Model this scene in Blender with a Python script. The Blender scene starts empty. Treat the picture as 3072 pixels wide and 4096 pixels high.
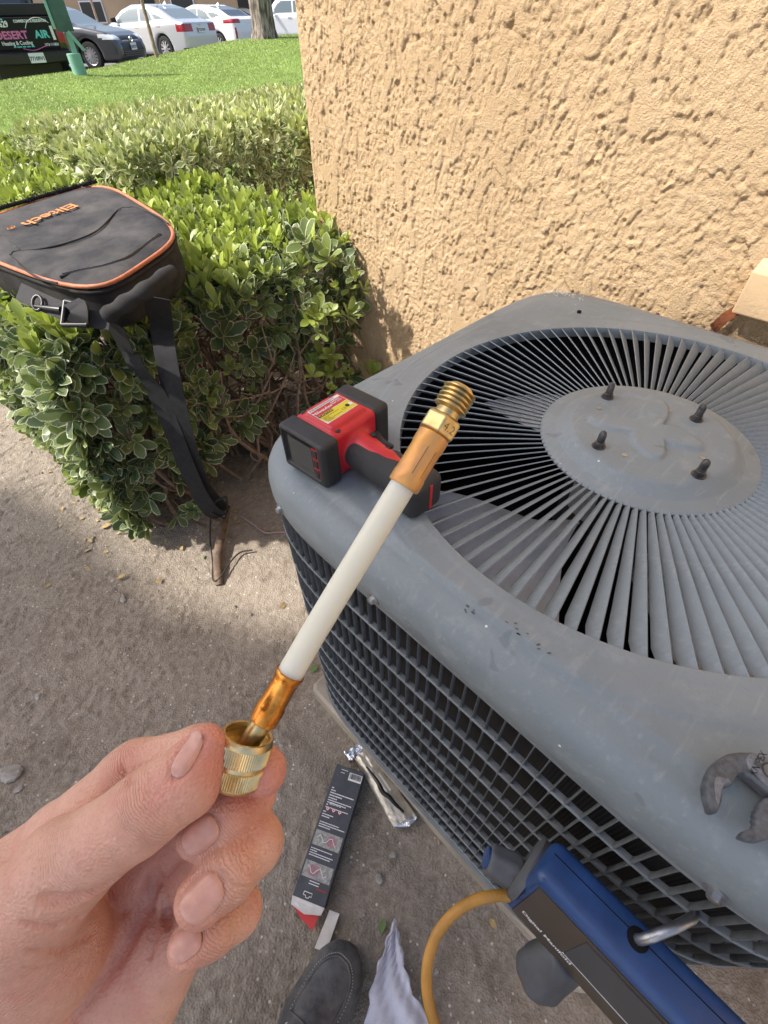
import bpy, bmesh, math, random
import numpy as np
from math import sin, cos, pi, radians, hypot, atan2, degrees, sqrt, tan
from mathutils import Vector, Matrix

random.seed(7); RNG = np.random.default_rng(11)
SC = bpy.context.scene
COL = SC.collection

# ------------------------------------------------------------------ camera
PITCH, ROLL, FPX, CAM_H = radians(46.7), radians(-1.8), 1870.0, 1.25
_r = np.array([1., 0, 0]); _fw = np.array([0, cos(PITCH), -sin(PITCH)]); _up = np.array([0, sin(PITCH), cos(PITCH)])
CR = cos(ROLL)*_r + sin(ROLL)*_up; CU = -sin(ROLL)*_r + cos(ROLL)*_up; CF = _fw
CO = np.array([0, 0, CAM_H])
cam_d = bpy.data.cameras.new('camera'); cam = bpy.data.objects.new('camera', cam_d); COL.objects.link(cam)
cam_d.sensor_fit = 'VERTICAL'; cam_d.sensor_height = 24.0; cam_d.lens = 24.0*FPX/4096.0
cam_d.clip_start = 0.01; cam_d.clip_end = 1000
cam.matrix_world = Matrix(((CR[0], CU[0], -CF[0], 0), (CR[1], CU[1], -CF[1], 0), (CR[2], CU[2], -CF[2], CAM_H), (0, 0, 0, 1)))
SC.camera = cam

# ------------------------------------------------------------------ light
SUN_EL = radians(50.0)
SUN_T = np.array([0.985*cos(SUN_EL), 0.174*cos(SUN_EL), -sin(SUN_EL)])      # the way the light travels
SUN_T /= np.linalg.norm(SUN_T)
world = bpy.data.worlds.new('World'); SC.world = world; world.use_nodes = True
wn = world.node_tree.nodes; wl = world.node_tree.links
sky = wn.new('ShaderNodeTexSky'); sky.sky_type = 'NISHITA'; sky.sun_disc = False
sky.sun_elevation = SUN_EL; sky.sun_rotation = atan2(-SUN_T[0], -SUN_T[1]) % (2*pi)
sky.air_density = 1.0; sky.dust_density = 4.0; sky.ozone_density = 0.6
wl.new(sky.outputs[0], wn['Background'].inputs[0]); wn['Background'].inputs[1].default_value = 0.15
sun_d = bpy.data.lights.new('sun', 'SUN'); sun = bpy.data.objects.new('sun', sun_d); COL.objects.link(sun)
sun_d.energy = 3.8; sun_d.angle = radians(1.4); sun_d.color = (1.0, 0.95, 0.87)
sun.rotation_euler = Vector(SUN_T).to_track_quat('-Z', 'Y').to_euler(); sun.location = (-4, -1, 8)
SC.view_settings.view_transform = 'Standard'; SC.view_settings.look = 'None'
SC.view_settings.gamma = 1.0; SC.view_settings.exposure = 0.75
SC.render.engine = 'CYCLES'; SC.cycles.max_bounces = 6; SC.cycles.transparent_max_bounces = 6

# ------------------------------------------------------------------ pixel (of the 3072 x 4096 photo) to place
def ray(px, py):
    d = CF*FPX + CR*(px-1536) - CU*(py-2048)
    return d/np.linalg.norm(d)
def onz(px, py, z):
    d = ray(px, py); return CO + d*((z-CAM_H)/d[2])
def dep(px, py, d):                     # at depth d along the lens axis
    return CO + CF*d + CR*((px-1536)/FPX*d) - CU*((py-2048)/FPX*d)
def onplane(px, py, p0, n):
    d = ray(px, py); n = np.asarray(n, float); return CO + d*(((np.asarray(p0)-CO)@n)/(d@n))
def azel(az, el_or_z, r):               # az in degrees, place at range r and height z
    return np.array([sin(radians(az))*r, cos(radians(az))*r, el_or_z])

ANG = radians(47.0)
U = np.array([cos(ANG), -sin(ANG)]); V = np.array([sin(ANG), cos(ANG)])      # along the wall / towards the wall
def uv(a, b, z=0.0): return np.array([a*U[0]+b*V[0], a*U[1]+b*V[1], z])

# ------------------------------------------------------------------ objects
def empty(name, loc=(0, 0, 0), rotz=0.0, mw=None):
    o = bpy.data.objects.new(name, None); COL.objects.link(o); o.empty_display_size = 0.05
    if mw is not None: o.matrix_world = mw
    else:
        o.location = loc; o.rotation_euler = (0, 0, rotz)
    return o
def tag(o, label=None, cat=None, group=None, kind=None):
    if label: o['label'] = label
    if cat: o['category'] = cat
    if group: o['group'] = group
    if kind: o['kind'] = kind
    return o
def mesh_np(name, v, f):
    me = bpy.data.meshes.new(name)
    v = np.asarray(v, np.float32).reshape(-1, 3)
    if isinstance(f, np.ndarray):
        k = f.shape[1]; nf = len(f)
        me.vertices.add(len(v)); me.vertices.foreach_set('co', v.ravel())
        me.loops.add(nf*k); me.loops.foreach_set('vertex_index', f.astype(np.int32).ravel())
        me.polygons.add(nf); me.polygons.foreach_set('loop_start', np.arange(0, nf*k, k, dtype=np.int32))
        me.polygons.foreach_set('loop_total', np.full(nf, k, np.int32))
        me.update(calc_edges=True); me.validate()
    else:
        me.from_pydata([tuple(p) for p in v.tolist()], [], f); me.update()
    return me
def smooth(me, ang=None):
    me.polygons.foreach_set('use_smooth', np.ones(len(me.polygons), bool))
    if ang is not None:
        try: me.set_sharp_from_angle(angle=radians(ang))
        except Exception: pass
    me.update()
def obj(name, me, mat=None, parent=None, world_coords=True, sm=None, bevel=None):
    """link a mesh; when it has a parent and its vertices are world coordinates keep them in place"""
    o = bpy.data.objects.new(name, me); COL.objects.link(o)
    if mat is not None:
        me.materials.clear(); me.materials.append(M[mat] if isinstance(mat, str) else mat)
    if parent is not None:
        o.parent = parent
        if world_coords:
            root = parent
            while root.parent is not None: root = root.parent
            if root is parent: o.matrix_parent_inverse = parent.matrix_basis.inverted()
    if sm is not None: smooth(me, sm if sm > 0 else None)
    if bevel:
        b = o.modifiers.new('bevel', 'BEVEL'); b.width = bevel; b.segments = 2; b.limit_method = 'ANGLE'; b.angle_limit = radians(35)
    return o

class MB:
    """collects vertices and faces of one mesh"""
    def __init__(s): s.v = []; s.f = []
    def add(s, v, f):
        n = len(s.v); s.v += [tuple(map(float, p)) for p in v]; s.f += [tuple(i+n for i in q) for q in f]; return s
    def box(s, c, d, mat3=None):
        c = np.asarray(c, float); d = np.asarray(d, float)/2
        P = np.array([[x, y, z] for z in (-1, 1) for y in (-1, 1) for x in (-1, 1)])*d
        if mat3 is not None: P = P@np.asarray(mat3).T
        return s.add(P+c, [(0, 2, 3, 1), (4, 5, 7, 6), (0, 1, 5, 4), (2, 6, 7, 3), (0, 4, 6, 2), (1, 3, 7, 5)])
    def loft(s, loops, closed=True, cap0=True, cap1=True):
        n = len(loops[0]); base = len(s.v)
        for L in loops: s.v += [tuple(map(float, p)) for p in L]
        m = n if closed else n-1
        for i in range(len(loops)-1):
            for j in range(m):
                a = base+i*n+j; b = base+i*n+(j+1) % n
                s.f.append((a, b, b+n, a+n))
        if cap0: s.f.append(tuple(base+j for j in reversed(range(n))))
        if cap1: s.f.append(tuple(base+(len(loops)-1)*n+j for j in range(n)))
        return s
    def tube(s, pts, rad, n=8, cap=True, flat=1.0, upv=None):
        pts = [np.asarray(p, float) for p in pts]
        rad = [rad]*len(pts) if np.isscalar(rad) else list(rad)
        T = [pts[min(i+1, len(pts)-1)]-pts[max(i-1, 0)] for i in range(len(pts))]
        T = [t/(np.linalg.norm(t)+1e-12) for t in T]
        ref = np.array([0, 0, 1.]) if upv is None else np.asarray(upv, float)
        if abs(T[0]@ref) > .95 and upv is None: ref = np.array([1., 0, 0])
        x = np.cross(ref, T[0]); x /= np.linalg.norm(x)+1e-12
        loops = []
        for p, t, r in zip(pts, T, rad):
            x = x-t*(x@t); x /= np.linalg.norm(x)+1e-12; y = np.cross(t, x)
            loops.append([p+x*r*cos(2*pi*k/n)+y*r*flat*sin(2*pi*k/n) for k in range(n)])
        return s.loft(loops, True, cap, cap)
    def lathe(s, o, axis, prof, n=32, cap=True):
        """prof: (distance along axis, radius)"""
        o = np.asarray(o, float); a = np.asarray(axis, float); a = a/np.linalg.norm(a)
        ref = np.array([0, 0, 1.]) if abs(a[2]) < .9 else np.array([1., 0, 0])
        x = np.cross(ref, a); x /= np.linalg.norm(x); y = np.cross(a, x)
        return s.loft([[o+a*t+x*r*cos(2*pi*k/n)+y*r*sin(2*pi*k/n) for k in range(n)] for t, r in prof], True, cap, cap)
    def prism(s, poly, z0, z1, tf=None):
        """poly in 2D, extruded from z0 to z1, then tf maps points"""
        A = [(x, y, z0) for x, y in poly]; B = [(x, y, z1) for x, y in poly]
        if tf: A = [tf(p) for p in A]; B = [tf(p) for p in B]
        return s.loft([A, B])
    def mesh(s, name='mesh'): return mesh_np(name, np.array(s.v), s.f)
    def obj(s, name, mat, parent=None, world_coords=True, sm=None, bevel=None):
        return obj(name, s.mesh(name), mat, parent, world_coords, sm, bevel)

def text_mesh(txt, size, tf, extrude=0.0, bold=0.0, align='CENTER', squeeze=1.0, shear=0.0):
    cu = bpy.data.curves.new('text', 'FONT'); cu.body = txt; cu.size = size; cu.align_x = align; cu.align_y = 'CENTER'
    cu.extrude = extrude; cu.offset = bold; cu.shear = shear; cu.resolution_u = 3
    o = bpy.data.objects.new('text', cu); COL.objects.link(o)
    dg = bpy.context.evaluated_depsgraph_get(); dg.update()
    me = bpy.data.meshes.new_from_object(o.evaluated_get(dg))
    bpy.data.objects.remove(o); bpy.data.curves.remove(cu)
    n = len(me.vertices); co = np.empty(n*3, np.float32); me.vertices.foreach_get('co', co); co = co.reshape(-1, 3)
    co[:, 0] *= squeeze
    out = np.array([tf(p) for p in co], np.float32); me.vertices.foreach_set('co', out.ravel()); me.update()
    return me

# ------------------------------------------------------------------ noise in numpy
def _h(ix, iy, s):
    with np.errstate(over='ignore'):
        h = (ix.astype(np.int64)*374761393 + iy.astype(np.int64)*668265263 + s*974711) & 0xffffffff
        h = ((h ^ (h >> 13))*1274126177) & 0xffffffff
        return ((h ^ (h >> 16)) & 0xffffff)/float(0xffffff)
def vn(x, y, s=0):
    ix = np.floor(x); iy = np.floor(y); fx = x-ix; fy = y-iy
    fx = fx*fx*(3-2*fx); fy = fy*fy*(3-2*fy)
    a = _h(ix, iy, s); b = _h(ix+1, iy, s); c = _h(ix, iy+1, s); d = _h(ix+1, iy+1, s)
    return (a*(1-fx)+b*fx)*(1-fy)+(c*(1-fx)+d*fx)*fy
def fbm(x, y, s=0, o=4, g=.5):
    r = 0; a = 1; t = 0
    for i in range(o):
        r = r+a*vn(x*2**i+17.3*i, y*2**i-9.1*i, s+i); t += a; a *= g
    return r/t
def sstep(a, b, x):
    t = np.clip((x-a)/(b-a), 0, 1); return t*t*(3-2*t)
def grid_faces(nx, ny):
    i = np.arange((nx-1)*(ny-1)); x = i % (nx-1); y = i//(nx-1); a = y*nx+x
    return np.stack([a, a+1, a+nx+1, a+nx], 1)

# ------------------------------------------------------------------ signed distance shapes, turned into one mesh
class SDF:
    def __init__(s, lo, hi, h):
        s.lo = np.asarray(lo, float); s.h = h
        s.n = np.ceil((np.asarray(hi)-s.lo)/h).astype(int)+1
        s.v = np.full(s.n, 10.0, np.float32)
        s.ax = [(s.lo[i]+np.arange(s.n[i])*h).astype(np.float32) for i in range(3)]
    def _blk(s, lo, hi):
        a = np.clip(np.floor((np.asarray(lo)-s.lo)/s.h).astype(int), 0, s.n); b = np.clip(np.ceil((np.asarray(hi)-s.lo)/s.h).astype(int)+1, 0, s.n)
        sl = tuple(slice(a[i], b[i]) for i in range(3))
        if any(b[i] <= a[i] for i in range(3)): return None, None
        X = s.ax[0][sl[0]][:, None, None]; Y = s.ax[1][sl[1]][None, :, None]; Z = s.ax[2][sl[2]][None, None, :]
        return sl, (X, Y, Z)
    def _mix(s, sl, d, k, op):
        a = s.v[sl]
        if op == 'u':
            if k > 0:
                hh = np.clip(.5+.5*(d-a)/k, 0, 1); s.v[sl] = d*(1-hh)+a*hh-k*hh*(1-hh)
            else: s.v[sl] = np.minimum(a, d)
        else:
            if k > 0:
                hh = np.clip(.5-.5*(a+d)/k, 0, 1); s.v[sl] = a*(1-hh)-d*hh+k*hh*(1-hh)
            else: s.v[sl] = np.maximum(a, -d)
    def cone(s, a, b, ra, rb, k=0.0, op='u', sq=None):
        """round cone from a to b; sq = (direction, factor) flattens it along a direction"""
        a = np.asarray(a, float); b = np.asarray(b, float); m = max(ra, rb)*(1.6 if sq else 1.0)+k+3*s.h
        sl, G = s._blk(np.minimum(a, b)-m, np.maximum(a, b)+m)
        if sl is None: return s
        ba = b-a; L2 = ba@ba+1e-12
        px, py, pz = G[0]-a[0], G[1]-a[1], G[2]-a[2]
        t = np.clip((px*ba[0]+py*ba[1]+pz*ba[2])/L2, 0, 1)
        qx, qy, qz = px-t*ba[0], py-t*ba[1], pz-t*ba[2]
        if sq is not None:
            w = np.asarray(sq[0], float); w = w/np.linalg.norm(w); e = (qx*w[0]+qy*w[1]+qz*w[2])*(sq[1]-1)
            qx, qy, qz = qx+e*w[0], qy+e*w[1], qz+e*w[2]
        d = np.sqrt(qx*qx+qy*qy+qz*qz)-(ra+(rb-ra)*t)
        s._mix(sl, d.astype(np.float32), k, op); return s
    def ell(s, c, ax, r, k=0.0, op='u'):
        """ellipsoid, ax = 3 unit axes (rows), r = radii"""
        c = np.asarray(c, float); m = max(r)+k+3*s.h
        sl, G = s._blk(c-m, c+m)
        if sl is None: return s
        p = [G[i]-c[i] for i in range(3)]
        q = [(p[0]*a[0]+p[1]*a[1]+p[2]*a[2])/rr for a, rr in zip(ax, r)]
        l = np.sqrt(q[0]**2+q[1]**2+q[2]**2)
        l2 = np.sqrt((q[0]/r[0])**2+(q[1]/r[1])**2+(q[2]/r[2])**2)+1e-9
        s._mix(sl, (l*(l-1)/l2).astype(np.float32), k, op); return s
    def rbox(s, c, ax, hd, rr, k=0.0, op='u', taper=None):
        """rounded box, hd = half sizes; taper = (i, j, amount): axis i shrinks along axis j"""
        c = np.asarray(c, float); m = float(np.linalg.norm(hd))+k+3*s.h
        sl, G = s._blk(c-m, c+m)
        if sl is None: return s
        p = [G[i]-c[i] for i in range(3)]
        q = [p[0]*a[0]+p[1]*a[1]+p[2]*a[2] for a in ax]
        H = [h-rr for h in hd]
        if taper is not None:
            i, j, am = taper; q[i] = q[i]/(1-am*(q[j]/hd[j]*.5+.5))
        e = [np.abs(q[i])-H[i] for i in range(3)]
        o = np.sqrt(np.maximum(e[0], 0)**2+np.maximum(e[1], 0)**2+np.maximum(e[2], 0)**2)
        d = o+np.minimum(np.maximum(e[0], np.maximum(e[1], e[2])), 0)-rr
        s._mix(sl, d.astype(np.float32), k, op); return s
    def poly(s, o, ax, pts, hw, rr=0.0, k=0.0, op='u'):
        """2D polygon pts in the plane (ax0, ax1) through o, half thickness hw along ax2, edges rounded by rr"""
        o = np.asarray(o, float); P = np.asarray(pts, float); R = np.abs(P).max()*1.5+hw+k+3*s.h
        W = np.array([o+ax[0]*p[0]+ax[1]*p[1]+ax[2]*q for p in P for q in (-hw, hw)])
        sl, G = s._blk(W.min(0)-k-rr-3*s.h, W.max(0)+k+rr+3*s.h)
        if sl is None: return s
        p = [G[i]-o[i] for i in range(3)]
        x, y, z = [p[0]*a[0]+p[1]*a[1]+p[2]*a[2] for a in ax]
        x, y, z = np.broadcast_arrays(x, y, z)
        d2 = np.full(x.shape, 1e9); ins = np.zeros(x.shape, bool); n = len(P)
        for i in range(n):
            a = P[i]; b = P[(i+1) % n]; e = b-a
            wx = x-a[0]; wy = y-a[1]; t = np.clip((wx*e[0]+wy*e[1])/(e@e+1e-12), 0, 1)
            d2 = np.minimum(d2, (wx-t*e[0])**2+(wy-t*e[1])**2)
            c1 = (a[1] <= y) & (b[1] > y); c2 = (b[1] <= y) & (a[1] > y); cr = e[0]*wy-e[1]*wx
            ins ^= (c1 & (cr > 0)) | (c2 & (cr < 0))
        d = np.sqrt(d2); d = np.where(ins, -d, d)+rr; e1 = np.abs(z)-hw+rr
        D = np.sqrt(np.maximum(d, 0)**2+np.maximum(e1, 0)**2)+np.minimum(np.maximum(d, e1), 0)-rr
        s._mix(sl, D.astype(np.float32), k, op); return s
    def union(s, other, k=0.0):
        s._mix((slice(None),)*3, other.v, k, 'u'); return s
    def mesh(s, relax=0):
        v = s.v; h = s.h; n = s.n; ins = v < 0
        cnt = np.zeros(n-1, np.int32); acc = np.zeros(tuple(n-1)+(3,), np.float32)
        c = [slice(0, -1), slice(1, None)]
        for ax in range(3):
            o1, o2 = [i for i in range(3) if i != ax]
            for i in (0, 1):
                for j in (0, 1):
                    sa = [None]*3; sa[ax] = c[0]; sa[o1] = c[i]; sa[o2] = c[j]; sb = list(sa); sb[ax] = c[1]
                    A = v[tuple(sa)]; B = v[tuple(sb)]; m = (A < 0) != (B < 0)
                    t = np.where(m, A/np.where(m, A-B, 1), 0)
                    cnt += m
                    acc[..., ax] += t; acc[..., o1] += m*i; acc[..., o2] += m*j
        act = cnt > 0; idx = np.full(act.shape, -1, np.int64); idx[act] = np.arange(act.sum())
        I = np.argwhere(act); P = (I+acc[act]/cnt[act][:, None])*h+s.lo
        F = []
        for ax in range(3):
            o1, o2 = [(1, 2), (2, 0), (0, 1)][ax]
            sa = [slice(None)]*3; sa[ax] = c[0]; sb = list(sa); sb[ax] = c[1]
            A = ins[tuple(sa)]; B = ins[tuple(sb)]; E = np.argwhere(A != B)
            if not len(E): continue
            ok = (E[:, o1] > 0) & (E[:, o2] > 0) & (E[:, o1] < n[o1]-1) & (E[:, o2] < n[o2]-1); E = E[ok]
            fl = A[tuple(E.T)]
            def cell(d1, d2):
                Q = E.copy(); Q[:, o1] += d1; Q[:, o2] += d2; return idx[tuple(Q.T)]
            q = np.stack([cell(-1, -1), cell(0, -1), cell(0, 0), cell(-1, 0)], 1)
            q[~fl] = q[~fl][:, ::-1]; F.append(q)
        F = np.concatenate(F)
        for _ in range(relax):
            e = np.concatenate([F[:, [0, 1]], F[:, [1, 2]], F[:, [2, 3]], F[:, [3, 0]]])
            S = np.zeros_like(P); k = np.zeros(len(P))
            for q in range(3): S[:, q] = np.bincount(e[:, 0], P[e[:, 1], q], len(P))+np.bincount(e[:, 1], P[e[:, 0], q], len(P))
            k = np.bincount(e[:, 0], minlength=len(P))+np.bincount(e[:, 1], minlength=len(P))
            P = .5*P+.5*S/np.maximum(k, 1)[:, None]
        return P, F
    def obj(s, name, mat, parent=None, world_coords=True, relax=1):
        P, F = s.mesh(relax); me = mesh_np(name, P, F); smooth(me)
        return obj(name, me, mat, parent, world_coords)

# ------------------------------------------------------------------ materials
M = {}
def mat(name, col, rough=.6, metal=0.0, var=None, bump=None, spec=.5, coat=0.0, sss=0.0, alpha=None, trans=0.0, extra=None, var2=None):
    """var = (scale, amount[, colour]); bump = (scale, strength, distance)"""
    m = bpy.data.materials.new(name); m.use_nodes = True; nt = m.node_tree; N = nt.nodes; L = nt.links
    b = N['Principled BSDF']; b.inputs['Base Color'].default_value = (*col, 1); b.inputs['Roughness'].default_value = rough
    b.inputs['Metallic'].default_value = metal; b.inputs['Specular IOR Level'].default_value = spec
    b.inputs['Coat Weight'].default_value = coat
    if sss: b.inputs['Subsurface Weight'].default_value = sss; b.inputs['Subsurface Radius'].default_value = (.006, .0025, .0015); b.inputs['Subsurface Scale'].default_value = 1.0
    if trans: b.inputs['Transmission Weight'].default_value = trans
    tc = N.new('ShaderNodeTexCoord')
    out = None
    def noise(scale, detail=5, rough_=.6, dist=0.0):
        t = N.new('ShaderNodeTexNoise'); t.inputs['Scale'].default_value = scale; t.inputs['Detail'].default_value = detail
        t.inputs['Roughness'].default_value = rough_; t.inputs['Distortion'].default_value = dist
        L.new(tc.outputs['Object'], t.inputs['Vector']); return t
    for vv in (var, var2):
        if not vv: continue
        t = noise(vv[0]); r = N.new('ShaderNodeMapRange'); r.inputs[1].default_value = .34; r.inputs[2].default_value = .66
        L.new(t.outputs['Fac'], r.inputs[0])
        mx = N.new('ShaderNodeMix'); mx.data_type = 'RGBA'; L.new(r.outputs[0], mx.inputs[0])
        if len(vv) == 2:
            a = vv[1]; mx.inputs[6].default_value = (*[c*(1-a) for c in col], 1); mx.inputs[7].default_value = (*[min(1, c*(1+a)) for c in col], 1)
        else:
            mm = N.new('ShaderNodeMath'); mm.operation = 'MULTIPLY'; mm.inputs[1].default_value = vv[1]
            L.new(r.outputs[0], mm.inputs[0]); L.new(mm.outputs[0], mx.inputs[0])
            if out is not None: L.new(out, mx.inputs[6])
            else: mx.inputs[6].default_value = (*col, 1)
            mx.inputs[7].default_value = (*vv[2], 1)
        out = mx.outputs[2]
    if out is not None: L.new(out, b.inputs['Base Color'])
    if bump:
        t = noise(bump[0], 6, .65); bp = N.new('ShaderNodeBump'); bp.inputs['Strength'].default_value = bump[1]; bp.inputs['Distance'].default_value = bump[2] if len(bump) > 2 else .002
        L.new(t.outputs['Fac'], bp.inputs['Height']); L.new(bp.outputs[0], b.inputs['Normal'])
    if extra: extra(m, N, L, b, tc, out)
    M[name] = m; return m
def mixcol(N, L, fac, a, b):
    mx = N.new('ShaderNodeMix'); mx.data_type = 'RGBA'
    for i, q in ((0, fac), (6, a), (7, b)):
        if hasattr(q, 'is_linked'): L.new(q, mx.inputs[i])
        elif i == 0: mx.inputs[0].default_value = q
        else: mx.inputs[i].default_value = (*q, 1)
    return mx.outputs[2]
def rng_(N, L, src, a, b, c=0., d=1.):
    r = N.new('ShaderNodeMapRange'); r.inputs[1].default_value = a; r.inputs[2].default_value = b; r.inputs[3].default_value = c; r.inputs[4].default_value = d
    L.new(src, r.inputs[0]); return r.outputs[0]
def tex(N, L, tc, kind, scale, **kw):
    t = N.new('ShaderNodeTex'+kind); t.inputs['Scale'].default_value = scale
    for k, q in kw.items():
        if k in t.inputs: t.inputs[k].default_value = q
        else: setattr(t, k, q)
    L.new(tc.outputs['Object'], t.inputs['Vector']); return t
# ================================================================== the setting
def dirt_extra(m, N, L, b, tc, out):
    n1 = tex(N, L, tc, 'Noise', 3.0, Detail=6); n2 = tex(N, L, tc, 'Noise', 60.0, Detail=6, Roughness=.7); n3 = tex(N, L, tc, 'Voronoi', 210.0)
    n4 = tex(N, L, tc, 'Noise', 16.0, Detail=4)
    c = mixcol(N, L, rng_(N, L, n1.outputs['Fac'], .35, .65), (.215, .178, .140), (.296, .250, .202))
    c = mixcol(N, L, rng_(N, L, n2.outputs['Fac'], .40, .62, 0, .75), c, (.375, .325, .27))
    c = mixcol(N, L, rng_(N, L, n4.outputs['Fac'], .55, .70, 0, .55), c, (.175, .140, .110))
    sp = tex(N, L, tc, 'Voronoi', 75.0); hue = N.new('ShaderNodeSeparateColor'); L.new(sp.outputs['Color'], hue.inputs[0])
    near = rng_(N, L, sp.outputs['Distance'], .16, .22, 1, 0); pick = rng_(N, L, hue.outputs[0], .80, .84)
    mu = N.new('ShaderNodeMath'); mu.operation = 'MULTIPLY'; L.new(near, mu.inputs[0]); L.new(pick, mu.inputs[1])
    c = mixcol(N, L, mu.outputs[0], c, (.60, .55, .48))
    L.new(c, b.inputs['Base Color'])
    ad = N.new('ShaderNodeMath'); ad.operation = 'ADD'; L.new(n2.outputs['Fac'], ad.inputs[0])
    ml = N.new('ShaderNodeMath'); ml.operation = 'MULTIPLY'; ml.inputs[1].default_value = .5; L.new(n3.outputs['Distance'], ml.inputs[0]); L.new(ml.outputs[0], ad.inputs[1])
    bp = N.new('ShaderNodeBump'); bp.inputs['Strength'].default_value = .8; bp.inputs['Distance'].default_value = .006
    L.new(ad.outputs[0], bp.inputs['Height']); L.new(bp.outputs[0], b.inputs['Normal'])
mat('dirt', (.25, .2, .16), .95, spec=.15, extra=dirt_extra)
def stucco_extra(m, N, L, b, tc, out):
    n1 = tex(N, L, tc, 'Noise', 2.2, Detail=4); n2 = tex(N, L, tc, 'Noise', 260.0, Detail=4, Roughness=.7); n3 = tex(N, L, tc, 'Noise', 30.0, Detail=5)
    c = mixcol(N, L, rng_(N, L, n1.outputs['Fac'], .35, .65), (.60, .425, .248), (.685, .495, .298))
    c = mixcol(N, L, rng_(N, L, n3.outputs['Fac'], .5, .7, 0, .35), c, (.69, .52, .345))
    L.new(c, b.inputs['Base Color'])
    bp = N.new('ShaderNodeBump'); bp.inputs['Strength'].default_value = 1.0; bp.inputs['Distance'].default_value = .007
    L.new(n2.outputs['Fac'], bp.inputs['Height']); L.new(bp.outputs[0], b.inputs['Normal'])
mat('stucco', (.64, .45, .26), .92, spec=.2, extra=stucco_extra)
mat('stucco_trim', (.63, .445, .265), .9, spec=.2, bump=(120, .5, .003), var=(3, .06))
mat('far_stucco', (.46, .33, .22), .9, spec=.2, var=(.4, .12))
mat('asphalt', (.14, .14, .14), .9, var=(.8, .25), bump=(60, .4, .01))
mat('white_line', (.55, .55, .53), .8, var=(4, .15))
mat('concrete', (.36, .31, .25), .9, var=(9, .2), bump=(90, .5, .004))
mat('lawn_base', (.20, .29, .075), .95, spec=.1, var=(1.2, .25), bump=(35, .8, .03))
mat('rust', (.27, .085, .030), .95, var=(60, .5, (.09, .03, .015)), bump=(150, .8, .004))

# crest of the lawn as seen from the near ground: azimuth (deg), range, height
_AZ = np.array([-180, -75, -45, -30, -22.5, -16.4, -12, -7, 10, 40, 180.])
_RC = np.array([12, 12, 12.5, 13, 16, 19, 21, 23, 24, 24, 12.])
_ZC = np.array([.3, .3, .5, .60, .565, .68, .815, .875, .85, .5, .3])
LOT_Z = .25
def ground_z(x, y):
    az = np.degrees(np.arctan2(x, y)); r = np.hypot(x, y)
    rc = np.interp(az, _AZ, _RC); zc = np.interp(az, _AZ, _ZC)
    t = np.clip((r-4.2)/(rc-4.2), 0, 1); up = zc*(.55*t+.45*t*t*(3-2*t))
    dn = sstep(0, 2.6, r-rc)
    return up*(1-dn)+LOT_Z*dn
def polar_sheet(name, az, rr, dz, matn, fz=ground_z):
    A, R = np.meshgrid(np.radians(az), rr); x = np.sin(A)*R; y = np.cos(A)*R
    v = np.stack([x, y, fz(x, y)+dz], -1).reshape(-1, 3)
    me = mesh_np(name, v, grid_faces(len(az), len(rr))[:, ::-1]); smooth(me)
    return obj(name, me, matn)
rr = np.concatenate([np.linspace(.01, 4, 9), np.linspace(5, 30, 60), np.geomspace(32, 450, 16)])
tag(polar_sheet('ground', np.linspace(-180, 180, 145), rr, -.035, 'dirt'), kind='structure')
lawn_z = lambda x, y: ground_z(x, y)-.15*sstep(-3.85, -3.6, x*U[0]+y*U[1])
tag(polar_sheet('lawn', np.linspace(-58, 30, 150), np.linspace(3.6, 25.6, 160), -.005, 'lawn_base', lawn_z), kind='structure')
_lot = lambda x, y: np.where(np.hypot(x, y) < 10, LOT_Z, LOT_Z)+0*x
def lot_sheet():
    az = np.linspace(-75, 45, 121); k = np.array([1.6, 3, 6, 12, 25, 50, 100, 200, 400])
    A, K = np.meshgrid(az, k); rc = np.interp(A, _AZ, _RC); R = rc+K; x = np.sin(np.radians(A))*R; y = np.cos(np.radians(A))*R
    v = np.stack([x, y, np.full_like(x, LOT_Z+.012)], -1).reshape(-1, 3)
    tag(obj('parking_lot', mesh_np('parking_lot', v, grid_faces(len(az), len(k))[:, ::-1]), 'asphalt'), kind='structure')
lot_sheet()

# near dirt, with its clods and hollows as real relief
def near_dirt():
    x0, x1, y0, y1, h = -2.5, .95, -.5, 2.3, .0056
    nx = int((x1-x0)/h); ny = int((y1-y0)/h)
    X, Y = np.meshgrid(np.linspace(x0, x1, nx), np.linspace(y0, y1, ny))
    z = .024*(fbm(X*2.0, Y*2.0, 3, 2)-.5)+.004*(fbm(X*9, Y*9, 8, 3)-.5)
    cl = fbm(X*52, Y*52, 21, 3); z += .0024*sstep(.63, .68, cl)+.0040*(fbm(X*85, Y*85, 5, 2)-.5)
    pz = fbm(X*6, Y*6, 44, 3); z += .0035*sstep(.62, .68, pz)*sstep(.50, .56, fbm(X*70, Y*70, 31, 3))
    c1 = np.abs(fbm(X*5+.3*Y, Y*7, 77, 3)-.5); z -= .008*sstep(.02, .0, c1)*sstep(.45, .6, fbm(X*2, Y*2, 90, 2))
    edge = sstep(0, .35, np.minimum(np.minimum(X-x0, x1-X), np.minimum(Y-y0, y1-Y)))
    z = z*edge-.06*(1-edge)
    # flat under the concrete pad and the shoe
    qa = (X-.353)*U[0]+(Y-.49)*U[1]; qb = (X-.353)*V[0]+(Y-.49)*V[1]
    f = sstep(.52, .46, np.maximum(np.abs(qa), np.abs(qb))); z = z*(1-f)-.01*f
    v = np.stack([X, Y, z], -1).reshape(-1, 3); me = mesh_np('dirt_bed', v, grid_faces(nx, ny)); smooth(me)
    tag(obj('dirt_bed', me, 'dirt'), kind='structure')
    return (X, Y, z, h, x0, y0)
DIRT = near_dirt()
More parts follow.
